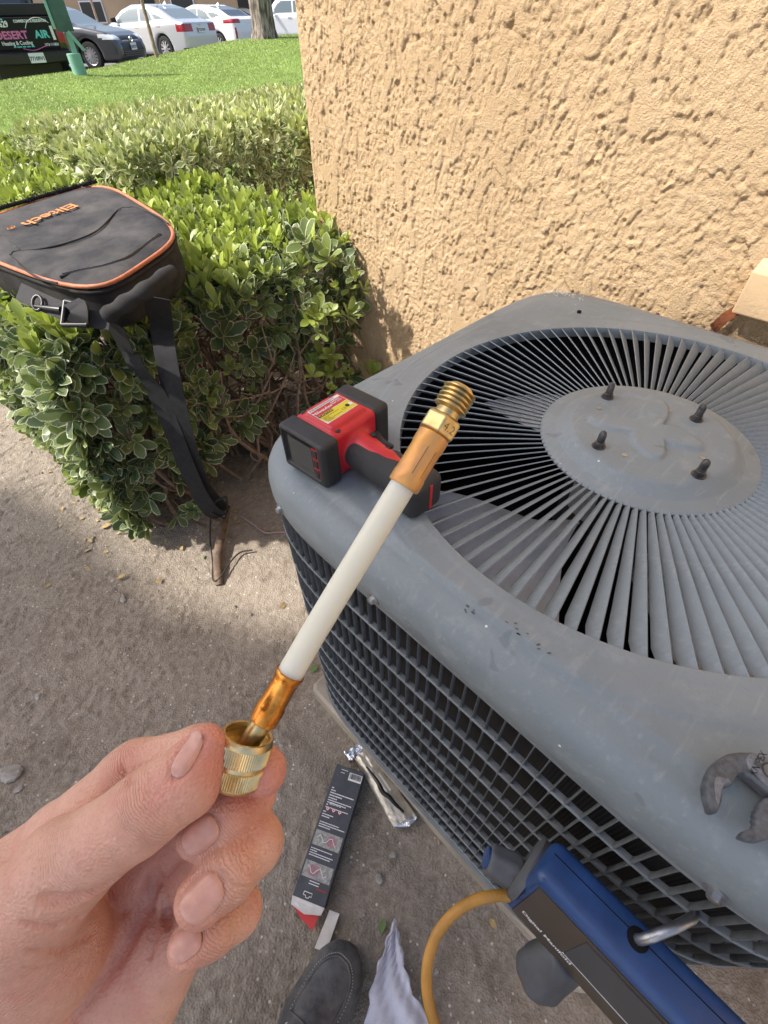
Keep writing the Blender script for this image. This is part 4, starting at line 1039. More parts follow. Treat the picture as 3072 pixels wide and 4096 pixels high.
# palm, heel of the hand and wrist
hand = newS()
hand.cone(K(-40, 2350, .205), K(520, 1500, .205), .026, .020, 0)
hand.cone(K(150, 2500, .205), K(760, 1420, .205), .024, .015, .012)
hand.cone(K(330, 2500, .200), K(900, 1500, .197), .022, .0125, .010)          # little finger side
hand.cone(K(-120, 2300, .195), K(220, 1400, .195), .028, .020, .014)
hand.cone(K(-220, 1900, .185), K(120, 1420, .178), .026, .0215, .014)          # ball of the thumb
hand.cone(K(-150, 1350, .192), K(60, 1180, .190), .020, .015, .012)            # index knuckle side
hand.ell(K(160, 1640, .176), [CR*.75+CU*.66, CR*-.66+CU*.75, CF], (.030, .021, .020), .010)
# thumb
thumb = newS()
thumb.cone(K(40, 1480, .172), K(330, 1110, .162), .0215, .0150, 0)
thumb.cone(K(330, 1110, .162), K(700, 850, .155), .0150, .0118, .006)
thumb.cone(K(700, 850, .155), K(800, 770, .154), .0118, .0114, .004)
thumb.cone(K(800, 770, .154), K(950, 640, .155), .0112, .0096, .004)
thumb.cone(K(950, 640, .155), K(1050, 478, .158), .0094, .0066, .004)
thumb.cone(K(990, 720, .156), K(1065, 560, .160), .0072, .0058, .006)          # pad
hand.union(thumb, .009)
def finger(ch, k=.004):
    s = newS()
    for (p, r), (q, t) in zip(ch[:-1], ch[1:]): s.cone(p, q, r, t, k)
    return s
index = finger([(K(-60, 1230, .196), .0145), (K(300, 930, .192), .0112), (K(640, 650, .186), .0104), (K(700, 610, .185), .0106), (K(1010, 520, .181), .0092), (K(1240, 545, .176), .0086), (K(1350, 600, .171), .0078)])
index.cone(K(1290, 610, .170), K(1345, 650, .168), .0072, .0062, .004)
hand.union(index, .004)
middle = finger([(K(560, 1300, .212), .013), (K(900, 960, .206), .0112), (K(1230, 735, .186), .0100), (K(1265, 735, .180), .0098), (K(1150, 845, .168), .0092), (K(1020, 940, .163), .0080)])
ringf = finger([(K(640, 1420, .212), .013), (K(950, 1130, .206), .0112), (K(1270, 960, .182), .0103), (K(1290, 985, .172), .0102), (K(1160, 1130, .160), .0096), (K(1025, 1272, .154), .0083)])
little = finger([(K(780, 1540, .205), .012), (K(980, 1400, .200), .0100), (K(1195, 1300, .180), .0090), (K(1200, 1325, .172), .0088), (K(1080, 1420, .162), .0080), (K(968, 1508, .157), .0070)])
for f in (middle, ringf, little): hand.union(f, .0009)
# wrist and forearm leave the picture
fa0 = K(60, 2450, .203); el = np.array([-.34, -.22, .98])
# march along a pixel's ray to the skin
def skin_at(px, py):
    d = dep(px, py, 1.0)-CO; g = hand
    for t in np.arange(.125, .24, .0006):
        p = CO+d*t; i = np.round((p-g.lo)/g.h).astype(int)
        if np.any(i < 1) or np.any(i >= g.n-1): continue
        if g.v[tuple(i)] < 0: return p
    return None
def grad(p):
    g = hand; i = np.clip(np.round((p-g.lo)/g.h).astype(int), 2, g.n-3); q = []
    for a in range(3):
        j = i.copy(); j[a] += 2; k = i.copy(); k[a] -= 2; q.append(g.v[tuple(j)]-g.v[tuple(k)])
    q = np.array(q); return q/(np.linalg.norm(q)+1e-9)
creases = [([(790, 1130), (760, 1260), (690, 1420), (590, 1580), (470, 1750), (350, 1900)], .0016),
           ([(640, 1150), (480, 1240), (330, 1285), (200, 1275)], .0012), ([(785, 1160), (775, 1350), (768, 1600)], .0010), ([(820, 1190), (850, 1330), (868, 1420)], .0010),
           ([(120, 1400), (260, 1420), (420, 1360)], .0008), ([(150, 1540), (330, 1530), (500, 1430)], .0007),
           ([(612, 590), (640, 640), (668, 685)], .0007)]
CRS = []
for path, r in creases:
    pts = []
    for (x0, y0), (x1, y1) in zip(path[:-1], path[1:]):
        for t in np.linspace(0, 1, 6, endpoint=False): pts.append((x0+(x1-x0)*t, y0+(y1-y0)*t))
    S = [skin_at(x*.7836, 2600+y*.7836) for x, y in pts]; S = [p for p in S if p is not None]
    r *= 1.25; CRS += S; S = [p+grad(p)*r*.25 for p in S]
    for p, q in zip(S[:-1], S[1:]):
        if np.linalg.norm(p-q) < .02: hand.cone(p, q, r, r, r*1.6, 'cut')
def snap(p, n0):
    g = hand
    for h in np.arange(.003, -.006, -.00015):
        q = p+n0*h; x = (q-g.lo)/g.h; i = np.floor(x).astype(int)
        if np.any(i < 0) or np.any(i >= g.n-1): continue
        f = x-i; b = g.v[i[0]:i[0]+2, i[1]:i[1]+2, i[2]:i[2]+2]
        b = b[0]*(1-f[0])+b[1]*f[0]; b = b[0]*(1-f[1])+b[1]*f[1]
        if b[0]*(1-f[2])+b[1]*f[2] < 0: return q
    return p
NAILS = []
for cx, cy, tx, ty, L_, W_ in ((1022, 945, 950, 1000, .0118, .0098), (1032, 1262, 965, 1330, .0132, .0110), (940, 1487, 880, 1540, .0100, .0088), (955, 530, 1005, 440, .0135, .0062)):
    c = skin_at(cx*.7836, 2600+cy*.7836); t = skin_at(tx*.7836, 2600+ty*.7836)
    if c is None: continue
    n = grad(c); d = (t-c) if t is not None else CR; d = d-n*(d@n); d /= np.linalg.norm(d); sd = np.cross(n, d); nu = nv = 13; G_ = []
    for i in range(nu):
        for j in range(nv):
            a = -1+2*i/(nu-1); b = -1+2*j/(nv-1); w = (1-abs(a)**3.4)**.38 if a > 0 else (1-abs(a)**2.8)**.38
            w = max(w, .30); G_.append((a, b, snap(c+d*a*L_/2+sd*b*w*W_/2, n)))
    NAILS.append((G_, n, d, nu, nv))
for G_, n, d, nu, nv in NAILS:
    ring = [G_[i*nv][2] for i in range(nu-2, -1, -1)]+[G_[j][2] for j in range(nv)]+[G_[i*nv+nv-1][2] for i in range(nu-1)]
    for p, q in zip(ring[:-1], ring[1:]): hand.cone(p+n*.0004, q+n*.0004, .0009, .0009, .0011, 'cut')
P, F = hand.mesh(1)
# forearm tube joined into the same skin mesh is coarse: build it in its own grid and let it overlap deep inside the wrist
fore = SDF(np.minimum(fa0, el)-.07, np.maximum(fa0, el)+.07, .004); fore.cone(fa0, fa0*.45+el*.55, .0285, .039, 0); fore.cone(fa0*.45+el*.55, el, .039, .043, .02)
P2, F2 = fore.mesh(2)
nP = len(P); Pall = np.concatenate([P, P2]); Fall = np.concatenate([F, F2+nP])
me = mesh_np('body', Pall, Fall); smooth(me)
red = np.zeros(len(Pall), np.float32)
for c_, rad, am in ((K(1065, 500, .157), .011, .75), (K(1080, 650, .158), .010, .45), (K(1360, 640, .169), .013, .85), (K(1010, 980, .160), .009, .35), (K(1000, 1330, .150), .010, .4), (K(950, 1560, .154), .009, .35), (K(740, 770, .146), .012, .25), (K(660, 620, .176), .012, .3), (K(800, 1150, .19), .020, .45), (K(600, 1550, .19), .018, .3), (K(250, 1280, .165), .016, .3), (K(1250, 780, .17), .012, .3)):
    red += am*np.exp(-np.sum((Pall-c_)**2, 1)/(rad*rad))
for q_ in CRS: dd_ = np.sum((Pall-q_)**2, 1); red = np.maximum(red, .55*np.exp(-dd_/(.0016**2)))  # creases tinted redder, and darker as shade in the folds would be
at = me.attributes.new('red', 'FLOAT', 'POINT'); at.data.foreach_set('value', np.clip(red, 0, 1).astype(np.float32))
wr = np.zeros(len(Pall), np.float32); ph_ = np.zeros(len(Pall), np.float32)
for pa, pb, wd_, am in ((K(700, 850, .15), K(830, 740, .15), .0055, 1.), (K(300, 1130, .15), K(420, 1040, .15), .008, .5), (K(600, 690, .18), K(720, 590, .18), .006, 1.), (K(1180, 820, .165), K(1110, 880, .165), .0045, .8), (K(1210, 1080, .16), K(1120, 1170, .16), .005, 1.), (K(1120, 1390, .16), K(1050, 1445, .16), .0042, .8), (K(1290, 900, .17), K(1230, 980, .17), .006, .5), (K(100, 1450, .165), K(300, 1700, .17), .02, .45), (K(350, 1350, .17), K(420, 1500, .17), .016, .4)):
    dr = (pb-pa)/np.linalg.norm(pb-pa); md = (pa+pb)/2; al = (Pall-md)@dr; rd = np.linalg.norm((Pall-md)-al[:, None]*dr, axis=1); w = am*np.exp(-(al/wd_)**2)*np.exp(-(rd/.022)**4); ph_ = np.where(w > wr, al, ph_); wr = np.maximum(wr, w)
for nm, ar in (('wr', wr), ('ph', ph_)): at = me.attributes.new(nm, 'FLOAT', 'POINT'); at.data.foreach_set('value', ar.astype(np.float32))
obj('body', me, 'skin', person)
for G_, n, d, nu, nv in NAILS:
    vs = [q+n*(.00045-.0009*max(0, (max(abs(a), abs(b))-.8)/.2)*(1 if a < .8 else 0)+(.0004 if a > .8 else 0)) for a, b, q in G_]; m = MB()
    m.add(vs, [(i*nv+j, i*nv+j+1, (i+1)*nv+j+1, (i+1)*nv+j) for i in range(nu-1) for j in range(nv-1)]); m.obj('fingernail', 'nail', person, sm=-1)

# ---- shoe
def leather_extra(m, N, L, b, tc, out):
    n1 = tex(N, L, tc, 'Noise', 18.0, Detail=6, Roughness=.7); n2 = tex(N, L, tc, 'Noise', 160.0, Detail=5)
    c = mixcol(N, L, rng_(N, L, n1.outputs['Fac'], .40, .68), (.055, .055, .058), (.16, .152, .145)); L.new(c, b.inputs['Base Color'])
    bp = N.new('ShaderNodeBump'); bp.inputs['Strength'].default_value = .45; bp.inputs['Distance'].default_value = .0015; L.new(n2.outputs['Fac'], bp.inputs['Height']); L.new(bp.outputs[0], b.inputs['Normal'])
mat('shoe_leather', (.06, .06, .06), .6, extra=leather_extra)
mat('shoe_sole', (.15, .13, .11), .8, var=(30, .3))
mat('stitch', (.36, .33, .29), .8)
mat('denim', (.030, .036, .050), .9, var=(90, .35), bump=(300, .4, .001))
toe = onz(1412, 3778, .05); hdg = np.array([.60, .80, 0]); hdg /= np.linalg.norm(hdg); lat = np.array([-hdg[1], hdg[0], 0]); upz = np.array([0, 0, 1.])
def SH(x, y, z): return np.array([toe[0], toe[1], 0])+hdg*x+lat*y+upz*(z+.004)      # x = 0 at the toe tip, negative towards the heel
outl = [(0, .004), (-.012, .030), (-.035, .046), (-.07, .0535), (-.11, .052), (-.16, .043), (-.22, .039), (-.27, .036), (-.295, .020), (-.30, 0), (-.295, -.020), (-.27, -.036), (-.22, -.038), (-.16, -.044), (-.11, -.053), (-.07, -.0555), (-.035, -.048), (-.012, -.028), (0, -.006)]
SHX = [hdg, lat, upz]
s = SDF(SH(-.15, 0, 0)-np.array([.2, .2, .02]), SH(-.15, 0, 0)+np.array([.2, .2, .16]), .0026)
s.poly(SH(0, 0, .012), SHX, outl, .014, .005); sole = s.mesh(1)
s = SDF(SH(-.15, 0, 0)-np.array([.2, .2, .02]), SH(-.15, 0, 0)+np.array([.2, .2, .16]), .0026)
inn = [(x*1.0-.004, y*.93) for x, y in outl]
s.poly(SH(0, 0, .030), SHX, inn, .016, .012)
s.ell(SH(-.058, 0, .034), SHX, (.056, .047, .034), .012); s.ell(SH(-.11, .001, .040), SHX, (.065, .047, .042), .02)
s.cone(SH(-.13, 0, .052), SH(-.205, 0, .085), .038, .036, .025); s.cone(SH(-.225, 0, .05), SH(-.235, 0, .13), .036, .037, .025)
s.cone(SH(-.235, 0, .10), SH(-.235, 0, .20), .030, .030, .004, 'cut')
sh = s.obj('shoe', 'shoe_leather', person, relax=2)
me = mesh_np('sole', *sole); smooth(me); obj('sole', me, 'shoe_sole', sh)
# raised moccasin seam over the toe and its stitches
def shoe_top(x, y):
    g = s
    for z in np.arange(.15, .0, -.0008):
        p = SH(x, y, z); i = np.round((p-g.lo)/g.h).astype(int)
        if np.any(i < 1) or np.any(i >= g.n-1): continue
        if g.v[tuple(i)] < 0: return p
    return SH(x, y, .03)
seam = [(-.125, .031), (-.095, .034), (-.065, .033), (-.042, .026), (-.028, .012), (-.026, 0), (-.028, -.013), (-.042, -.028), (-.065, -.035), (-.095, -.036), (-.125, -.032)]
sp_ = spline([shoe_top(x, y) for x, y in seam], 6); m = MB(); m.tube([p+upz*.0008 for p in sp_], .0021, 8); m.obj('toe_seam', 'shoe_leather', sh, sm=60)
m = MB()
for p, q in zip(sp_[:-1:1], sp_[1::1]):
    d_ = (q-p)/np.linalg.norm(q-p); o2 = np.cross(upz, d_)*.0045; m.tube([p+o2+upz*.0006, p+o2+d_*.0016+upz*.0006], .0009, 5)
m.obj('stitching', 'stitch', sh)
m = MB(); tg = [(-.128, .034), (-.124, .012), (-.124, -.012), (-.128, -.036)]
m.tube(spline([shoe_top(x, y)+upz*.001 for x, y in tg], 5), .0028, 8); m.obj('tongue_edge', 'shoe_leather', sh, sm=60)
for xx in (-.142, -.162):
    m = MB(); m.tube(spline([shoe_top(xx, .026)+upz*.002, shoe_top(xx-.004, .010)+upz*.0055, shoe_top(xx+.004, -.010)+upz*.0055, shoe_top(xx, -.028)+upz*.002], 5), .0019, 7); m.obj('lace', 'shoe_sole', sh, sm=60)
    for yy in (.027, -.029):
        m = MB(); m.lathe(shoe_top(xx, yy), (0, 0, 1), [(0, .0036), (.001, .0036), (.001, .002)], 12); m.obj('eyelet', 'steel', sh)
# trouser leg with a loose cuff
ank = SH(-.232, 0, 0); m = MB(); L = []; n = 40; rng = np.random.default_rng(8)
for z, r, ox, oy in ((.072, .070, 0, 0), (.078, .073, 0, 0), (.12, .070, 0, 0), (.20, .068, -.004, -.006), (.33, .072, 0, -.02), (.47, .080, .02, -.03), (.60, .088, .03, -.05), (.80, .10, .05, -.09), (.93, .11, .06, -.11)):
    L.append([np.array([ank[0]+ox+r*cos(2*pi*k/n)*(1+.07*sin(3*k*2*pi/n+z*20)+.03*sin(7*k*2*pi/n-z*31)), ank[1]+oy+r*.92*sin(2*pi*k/n)*(1+.06*sin(4*k*2*pi/n+z*14)), z+(.012*cos(2*pi*k/n-1) if z < .08 else 0)]) for k in range(n)])
m.loft(L, True, False, True); m.obj('trouser_leg', 'denim', person, sm=70)
# sleeve at the elbow
m = MB(); dv = (el-fa0)/np.linalg.norm(el-fa0); m.tube([el-dv*.09, el-dv*.03, el+dv*.02, el+dv*.03+np.array([.02, -.05, .05]), el+np.array([.06, -.12, .20])], [.050, .054, .056, .058, .066], 24); m.obj('sleeve', 'denim', person, sm=60)
# ================================================================== bag on the hedge
def cloth_extra(m, N, L, b, tc, out):
    n1 = tex(N, L, tc, 'Noise', 9.0, Detail=6, Roughness=.65); w = tex(N, L, tc, 'Noise', 700.0, Detail=2)
    L.new(mixcol(N, L, rng_(N, L, n1.outputs['Fac'], .38, .70), (.030, .030, .033), (.092, .086, .083)), b.inputs['Base Color'])
    bp = N.new('ShaderNodeBump'); bp.inputs['Strength'].default_value = .5; bp.inputs['Distance'].default_value = .0015; L.new(w.outputs['Fac'], bp.inputs['Height']); L.new(bp.outputs[0], b.inputs['Normal'])
mat('bag_cloth', (.04, .04, .04), .85, spec=.3, extra=cloth_extra)
mat('bag_side', (.028, .027, .027), .85, spec=.3, var=(20, .4), bump=(500, .4, .001))
mat('orange_piping', (.48, .16, .075), .55, var=(60, .2))
mat('orange_print', (.60, .22, .06), .7, var=(200, .35))
mat('webbing', (.016, .016, .018), .75, bump=(900, .6, .0008), var=(60, .3))
mat('black_plastic', (.018, .018, .019), .35, spec=.5)
mat('fuzz', (.012, .012, .013), 1.0)
c1 = onz(405, 722, .900); c2 = onz(752, 935, .872); c3 = onz(372, 1196, .838)
bn = np.cross(c2-c3, c1-c3); bn /= np.linalg.norm(bn); bn = bn if bn[2] > 0 else -bn
c4 = onplane(-270, 952, c3, bn)
def BQ(s, t): return ((1-s)*(1-t)*c3+s*(1-t)*c2+s*t*c1+(1-s)*t*c4)          # s: near -> right, t: away
def BP(px, py, up=0.0):                                                     # pixel on the domed top
    p = onplane(px, py, c3, bn); return p+bn*up
bag = empty('shoulder_bag', (c1+c3)/2-bn*.14); tag(bag, 'worn black soft bag with orange piping lying on the hedge', 'bag')
NB = 72
def bag_loop(sc, up, n=4.2):
    L = []
    for k in range(NB):
        th = 2*pi*k/NB; c_, s_ = cos(th), sin(th); r = 1/((abs(c_)**n+abs(s_)**n)**(1/n))
        L.append(BQ(.5+.5*sc*r*c_, .5+.5*sc*r*s_)+bn*(up if np.isscalar(up) else up(k)))
    return L
wob = lambda k: .004*sin(k*.9)+.003*sin(k*2.3)
m = MB(); m.loft([bag_loop(.985, .0), bag_loop(.95, .006), bag_loop(.86, .012), bag_loop(.70, .013), bag_loop(.5, .010), bag_loop(.3, .008), bag_loop(.1, .008), bag_loop(.01, .008)], True, False, True)
top = m.obj('top_panel', 'bag_cloth', bag, sm=60)
m = MB(); m.loft([bag_loop(.80, -.113), bag_loop(.95, -.110), bag_loop(.985, -.09), bag_loop(1.0, lambda k: -.06+wob(k)), bag_loop(1.0, lambda k: -.03+wob(k)), bag_loop(.99, -.004), bag_loop(.97, .0)], True, True, False); m.obj('side_panel', 'bag_side', bag, sm=60)
lp = bag_loop(1.0, .0015); m = MB(); pts = lp+[lp[0]]; m.tube(pts, .0048, 8, False); m.obj('piping', 'orange_piping', bag, sm=60)
lp = bag_loop(1.005, -.011); m = MB(); m.tube(lp+[lp[0]], .0045, 8, False); m.obj('zip_welt', 'bag_side', bag, sm=60)
# worn fuzzy edge on the far left side
m = MB(); e0 = BP(395, 742, .012); e1 = BP(-30, 862, .012)
for k in range(300):
    q = e0+(e1-e0)*random.random()+np.array([random.gauss(0, .006), random.gauss(0, .006), random.gauss(.004, .004)]); d_ = np.array([random.gauss(0, 1), random.gauss(0, 1), random.gauss(.6, 1)]); d_ /= np.linalg.norm(d_)
    m.tube([q, q+d_*.006], [.0014, .0005], 4)
m.tube([e0, (e0+e1)/2, e1], .0055, 8); tag(m.obj('worn_edge', 'fuzz', bag), kind='stuff')
def ridge(name, pts, r, matn, up=.010, par=None): m = MB(); m.tube(spline([BP(x, y, up) for x, y in pts], 5), r, 6); return m.obj(name, matn, par or top, sm=60)
ridge('seam', [(55, 1040), (75, 1025), (180, 1015), (300, 985), (400, 940), (480, 860), (520, 850), (560, 850), (640, 885), (680, 915)], .0026, 'bag_cloth', .012)
ridge('seam', [(55, 1040), (110, 1095), (180, 1135), (240, 1150)], .0026, 'bag_cloth', .010)
ridge('seam', [(335, 765), (400, 800), (470, 845), (490, 860)], .0018, 'bag_cloth', .0125)
ridge('seam', [(0, 950), (50, 985), (92, 1020)], .0028, 'bag_cloth', .012)
ridge('zip', [(250, 1125), (330, 1103), (430, 1083), (520, 1050), (590, 1000), (650, 955)], .0038, 'black_plastic', .010)
ridge('zip_teeth', [(262, 1119), (330, 1101), (430, 1081), (520, 1048), (590, 998), (645, 955)], .0017, 'dark_steel', .0132)
td = BP(115, 925)-BP(300, 850); td /= np.linalg.norm(td); tu = np.cross(bn, td); tc0 = BP(212, 880, .0150)
obj('lettering', text_mesh('Elitech', .060, lambda p: tc0+td*p[0]*1.0+tu*p[1]+bn*0, bold=.0012), 'orange_print', top)
obj('lettering', text_mesh('R', .014, lambda p: tc0+td*(p[0]+.108)+tu*(p[1]-.012)+bn*0), 'orange_print', top)
m = MB(); rc_ = tc0+td*.108-tu*.012; m.tube([rc_+td*.010*cos(k/16*2*pi)+tu*.010*sin(k/16*2*pi) for k in range(17)], .0009, 5); m.obj('lettering', 'orange_print', top)
# near side: webbing, buckle, snap hook, padded handle
dS = float((c3-CO)@CF)-.022
def BD(px, py, dd=0.0): return dep(px, py, dS+dd)
def strap(name, pts, w, wdir, th=.0022, matn='webbing', par=None):
    """flat webbing along pts; wdir gives the across direction at each point"""
    P = spline(pts, 5); W = spline(wdir, 5) if isinstance(wdir, list) else [np.asarray(wdir, float)]*len(P); m = MB(); L = []
    for i, (p, wd) in enumerate(zip(P, W)):
        t = P[min(i+1, len(P)-1)]-P[max(i-1, 0)]; t /= np.linalg.norm(t); wd = wd-t*(wd@t); wd /= np.linalg.norm(wd); nn = np.cross(t, wd)
        L.append([p+wd*w/2+nn*th/2, p-wd*w/2+nn*th/2, p-wd*w/2-nn*th/2, p+wd*w/2-nn*th/2])
    m.loft(L); return m.obj(name, matn, par or bag, sm=40)
m = MB(); hpts = spline([BD(425, 1265, -.005), BD(500, 1215, -.018), BD(600, 1150, -.01), BD(690, 1085, .05)], 6); m.tube(hpts, [.016+.002*sin(i*1.3) for i in range(len(hpts))], 14); m.obj('padded_handle', 'bag_side', bag, sm=60)
strap('side_strap', [BD(75, 1165, .02), BD(150, 1200, .01), BD(230, 1235, -.002), BD(330, 1270, -.004), BD(440, 1285, .0)], .038, -CU)
m = MB(); bk = [(262, 1205), (345, 1225), (350, 1300), (250, 1300)]; B3 = [BD(x, y, -.012) for x, y in bk]
for p, q in zip(B3, B3[1:]+B3[:1]): m.tube([p, q], .0055, 8)
m.obj('buckle', 'black_plastic', bag, sm=50)
strap('buckle_strap', [BD(285, 1208, -.016), BD(310, 1225, -.024), BD(318, 1262, -.024), BD(305, 1302, -.012)], .036, CR)
m = MB(); m.tube([BD(140, 1225, -.002), BD(195, 1233, -.008), BD(245, 1240, -.010)], [.0035, .0055, .0075], 10); m.obj('snap_hook', 'black_plastic', bag, sm=50)
m = MB(); m.tube([BD(150+20*cos(k/14*2*pi), 1212+30*sin(k/14*2*pi), -.003) for k in range(15)], .0034, 8); m.obj('ring', 'black_plastic', bag, sm=50)
ue = np.append(U, 0)
def HP(px, py, a=-1.20): return onplane(px, py, uv(a, 0), ue)
strap('shoulder_strap', [BD(625, 1190, .04), HP(645, 1300, -1.21), HP(662, 1420, -1.19), HP(690, 1560, -1.17), HP(725, 1700, -1.17), HP(760, 1830, -1.18), HP(800, 1930, -1.19), HP(845, 2000, -1.20), HP(895, 2045, -1.20)], .056, [CR*1.0]*5+[CR*.9+CU*.2]*2+[CR*.7+CU*.5]*2)
strap('shoulder_strap', [BD(455, 1290, .0), HP(500, 1390, -1.23), HP(560, 1480, -1.21), HP(625, 1570, -1.20), HP(690, 1720, -1.19), HP(740, 1850, -1.185), HP(790, 1960, -1.18), HP(840, 2040, -1.18), HP(885, 2065, -1.185)], .052, [CR*.8-CU*.5]*3+[CR*.9-CU*.1]*2+[CR*.9]*2+[CR*.8+CU*.3]*2)
m = MB(); q0 = HP(880, 2010, -1.18); m.tube([HP(905, 1985, -1.18), HP(912, 2040, -1.18), HP(900, 2075, -1.18), HP(845, 2050, -1.18), HP(862, 2005, -1.18), HP(905, 1985, -1.18)], .0035, 8); m.obj('strap_slider', 'black_plastic', bag, sm=50)

# ================================================================== red and black thermal gun on the cover
mat('tool_red', (.56, .018, .030), .36, var=(60, .08), bump=(900, .06, .0005))
mat('tool_black', (.028, .029, .031), .55, var=(40, .2), bump=(700, .25, .0006))
mat('tool_rubber', (.040, .041, .043), .72, bump=(900, .9, .0012))
mat('lcd', (.07, .075, .072), .15, spec=.6)
mat('label_yellow', (.72, .60, .03), .5); mat('label_red', (.55, .03, .04), .5); mat('label_white', (.78, .77, .74), .5); mat('print_black', (.02, .02, .02), .6)
g1 = np.array([.68, .733, 0]); g1 /= np.linalg.norm(g1); g2 = np.array([.733, -.68, 0]); g2 /= np.linalg.norm(g2); g3 = np.array([0, 0, 1.]); GX = [g1, g2, g3]
hc = onz(1335, 1652, .915); hc[2] = 0
gun = empty('thermal_gun', (hc[0], hc[1], .8495)); tag(gun, 'red and black pistol-grip thermal gun lying on the condenser', 'thermal gun')
def GQ(a, b, z): return np.array([hc[0], hc[1], .8495])+g1*a+g2*b+g3*z
def gs(): return SDF(GQ(.04, .07, 0)-np.array([.16, .17, .01]), GQ(.04, .07, 0)+np.array([.16, .17, .085]), .0017)
gd = g2*.93-g1*.10; gd /= np.linalg.norm(gd); gw = np.cross(g3, gd)              # along / across the grip
s = gs(); s.rbox(GQ(.002, 0, .033), GX, (.038, .036, .0315), .006); s.rbox(GQ(.002, 0, .0655), GX, (.029, .026, .004), .003, .004)
s.cone(GQ(.004, .033, .027), GQ(.004, .033, .027)+gd*.050, .023, .0195, .012, sq=(g3, .95))
s.cone(GQ(.004, .033, .027)+gd*.050, GQ(.004, .033, .027)+gd*.090, .0195, .0185, .006, sq=(g3, .95))
s.obj('shell', 'tool_red', gun, relax=2)
s = gs(); s.rbox(GQ(-.045, .001, .0330), GX, (.014, .0400, .0325), .005); s.rbox(GQ(-.060, -.002, .034), GX, (.007, .031, .025), .003, .002, 'cut'); s.obj('screen_bumper', 'tool_black', gun, relax=2)
m = MB(); m.box(GQ(-.0555, -.004, .034), (.002, .042, .038), np.stack(GX, 1)); m.obj('screen', 'lcd', gun)
m = MB(); m.box(GQ(-.0560, .0245, .034), (.003, .010, .044), np.stack(GX, 1)); kp = m.obj('keypad', 'tool_red', gun)
for z_ in (.019, .034, .049):
    m = MB(); m.box(GQ(-.0578, .0245, z_), (.002, .0075, .012), np.stack(GX, 1)); m.obj('button', 'tool_black', kp, bevel=.001)
s = gs(); s.rbox(GQ(.049, -.001, .0330), GX, (.014, .0385, .0325), .007); s.rbox(GQ(.065, -.001, .0330), GX, (.007, .027, .022), .004, .002, 'cut'); s.obj('lens_bumper', 'tool_black', gun, relax=2)
m = MB(); m.lathe(GQ(.056, -.001, .0330), g1, [(0, .016), (.006, .016), (.006, .012), (.003, .010)], 28); m.obj('lens', 'lcd', gun, sm=40)
# rubber grip panels and battery foot
def GR(t, w, z): return GQ(.004, .033, .027)+gd*t+gw*w+g3*(z-.027)
s = gs(); s.cone(GR(.010, -.010, .028), GR(.050, -.008, .028), .0165, .0155, .004, sq=(g3, .86)); s.cone(GR(.050, -.008, .028), GR(.094, -.002, .027), .0165, .0195, .006, sq=(g3, .86)); s.obj('grip_panel', 'tool_rubber', gun, relax=2)
s = gs(); s.cone(GR(.054, .012, .027), GR(.092, .008, .027), .0145, .0165, .004, sq=(g3, .9)); s.obj('grip_panel', 'tool_rubber', gun, relax=2)
s = gs(); s.rbox(GR(.107, 0, .0255), [gd, gw, g3], (.019, .0260, .0252), .012); s.obj('battery_foot', 'tool_black', gun, relax=2)
m = MB(); m.box(GR(.1255, .003, .0255), (.0012, .004, .036), np.stack([gd, gw, g3], 1)); m.obj('foot_stripe', 'tool_red', gun)
m = MB(); m.lathe(GR(.110, -.012, .0495), g3, [(0, .0030), (.0018, .0028), (.0018, .0012)], 14); m.obj('screw', 'steel', gun)
s = gs(); s.cone(GQ(.033, .037, .029), GQ(.028, .053, .028), .0080, .0060, .002); s.cone(GQ(.028, .053, .028), GQ(.031, .066, .028), .0058, .0040, .003); s.obj('trigger', 'tool_black', gun, relax=2)
for (a, b, z_) in ((-.022, -.030, .0648), (.026, -.030, .0648), (-.022, .028, .0648), (.016, .050, .0480), (.008, .080, .0462)):
    m = MB(); m.lathe(GQ(a, b, z_-.002), g3, [(0, .0042), (.0022, .0042), (.0024, .0034)], 16); m.obj('screw_recess', 'print_black', gun)
# label: white/red band above, yellow caution below; read from the grip side
lc = GQ(.002, -.002, .0696)
def LB(a, b, h=0): return lc+lx_*a*.86+ly_*b*.86+g3*h
lx_ = g1; ly_ = -g2
m = MB(); m.add([LB(x, y) for x, y in ((-.030, -.020), (.030, -.020), (.030, .023), (-.030, .023))], [(0, 1, 2, 3)]); lb = m.obj('label', 'label_white', gun)
m = MB(); m.add([LB(x, y, .0002) for x, y in ((-.024, -.019), (.029, -.019), (.029, .002), (-.029, .002), (-.029, -.012))], [(0, 1, 2, 3, 4)]); m.obj('label_field', 'label_yellow', lb)
m = MB(); m.add([LB(x, y, .0002) for x, y in ((-.029, .003), (.029, .003), (.029, .017), (-.029, .017))], [(0, 1, 2, 3)]); m.obj('label_field', 'label_red', lb)
m = MB(); m.add([LB(x, y, .0004) for x, y in ((-.029, -.003), (-.002, -.003), (-.002, .0025), (-.029, .0025))], [(0, 1, 2, 3)]); m.obj('label_field', 'print_black', lb)
obj('lettering', text_mesh('CAUTION', .0058, lambda p: LB(p[0]-.014, p[1]-.0003, .0006), bold=.0001), 'label_yellow', lb)
obj('lettering', text_mesh('Milwaukee', .0085, lambda p: LB(p[0]-.013, p[1]+.0095, .0004), shear=.3, bold=.00012), 'label_white', lb)
obj('lettering', text_mesh('10:1\nINFRARED\nTEMP-GUN', .0040, lambda p: LB(p[0]+.016, p[1]+.0135, .0004), bold=.00008), 'label_white', lb)
obj('lettering', text_mesh('CE', .0065, lambda p: LB(p[0]+.010, p[1]-.0115, .0004)), 'print_black', lb)
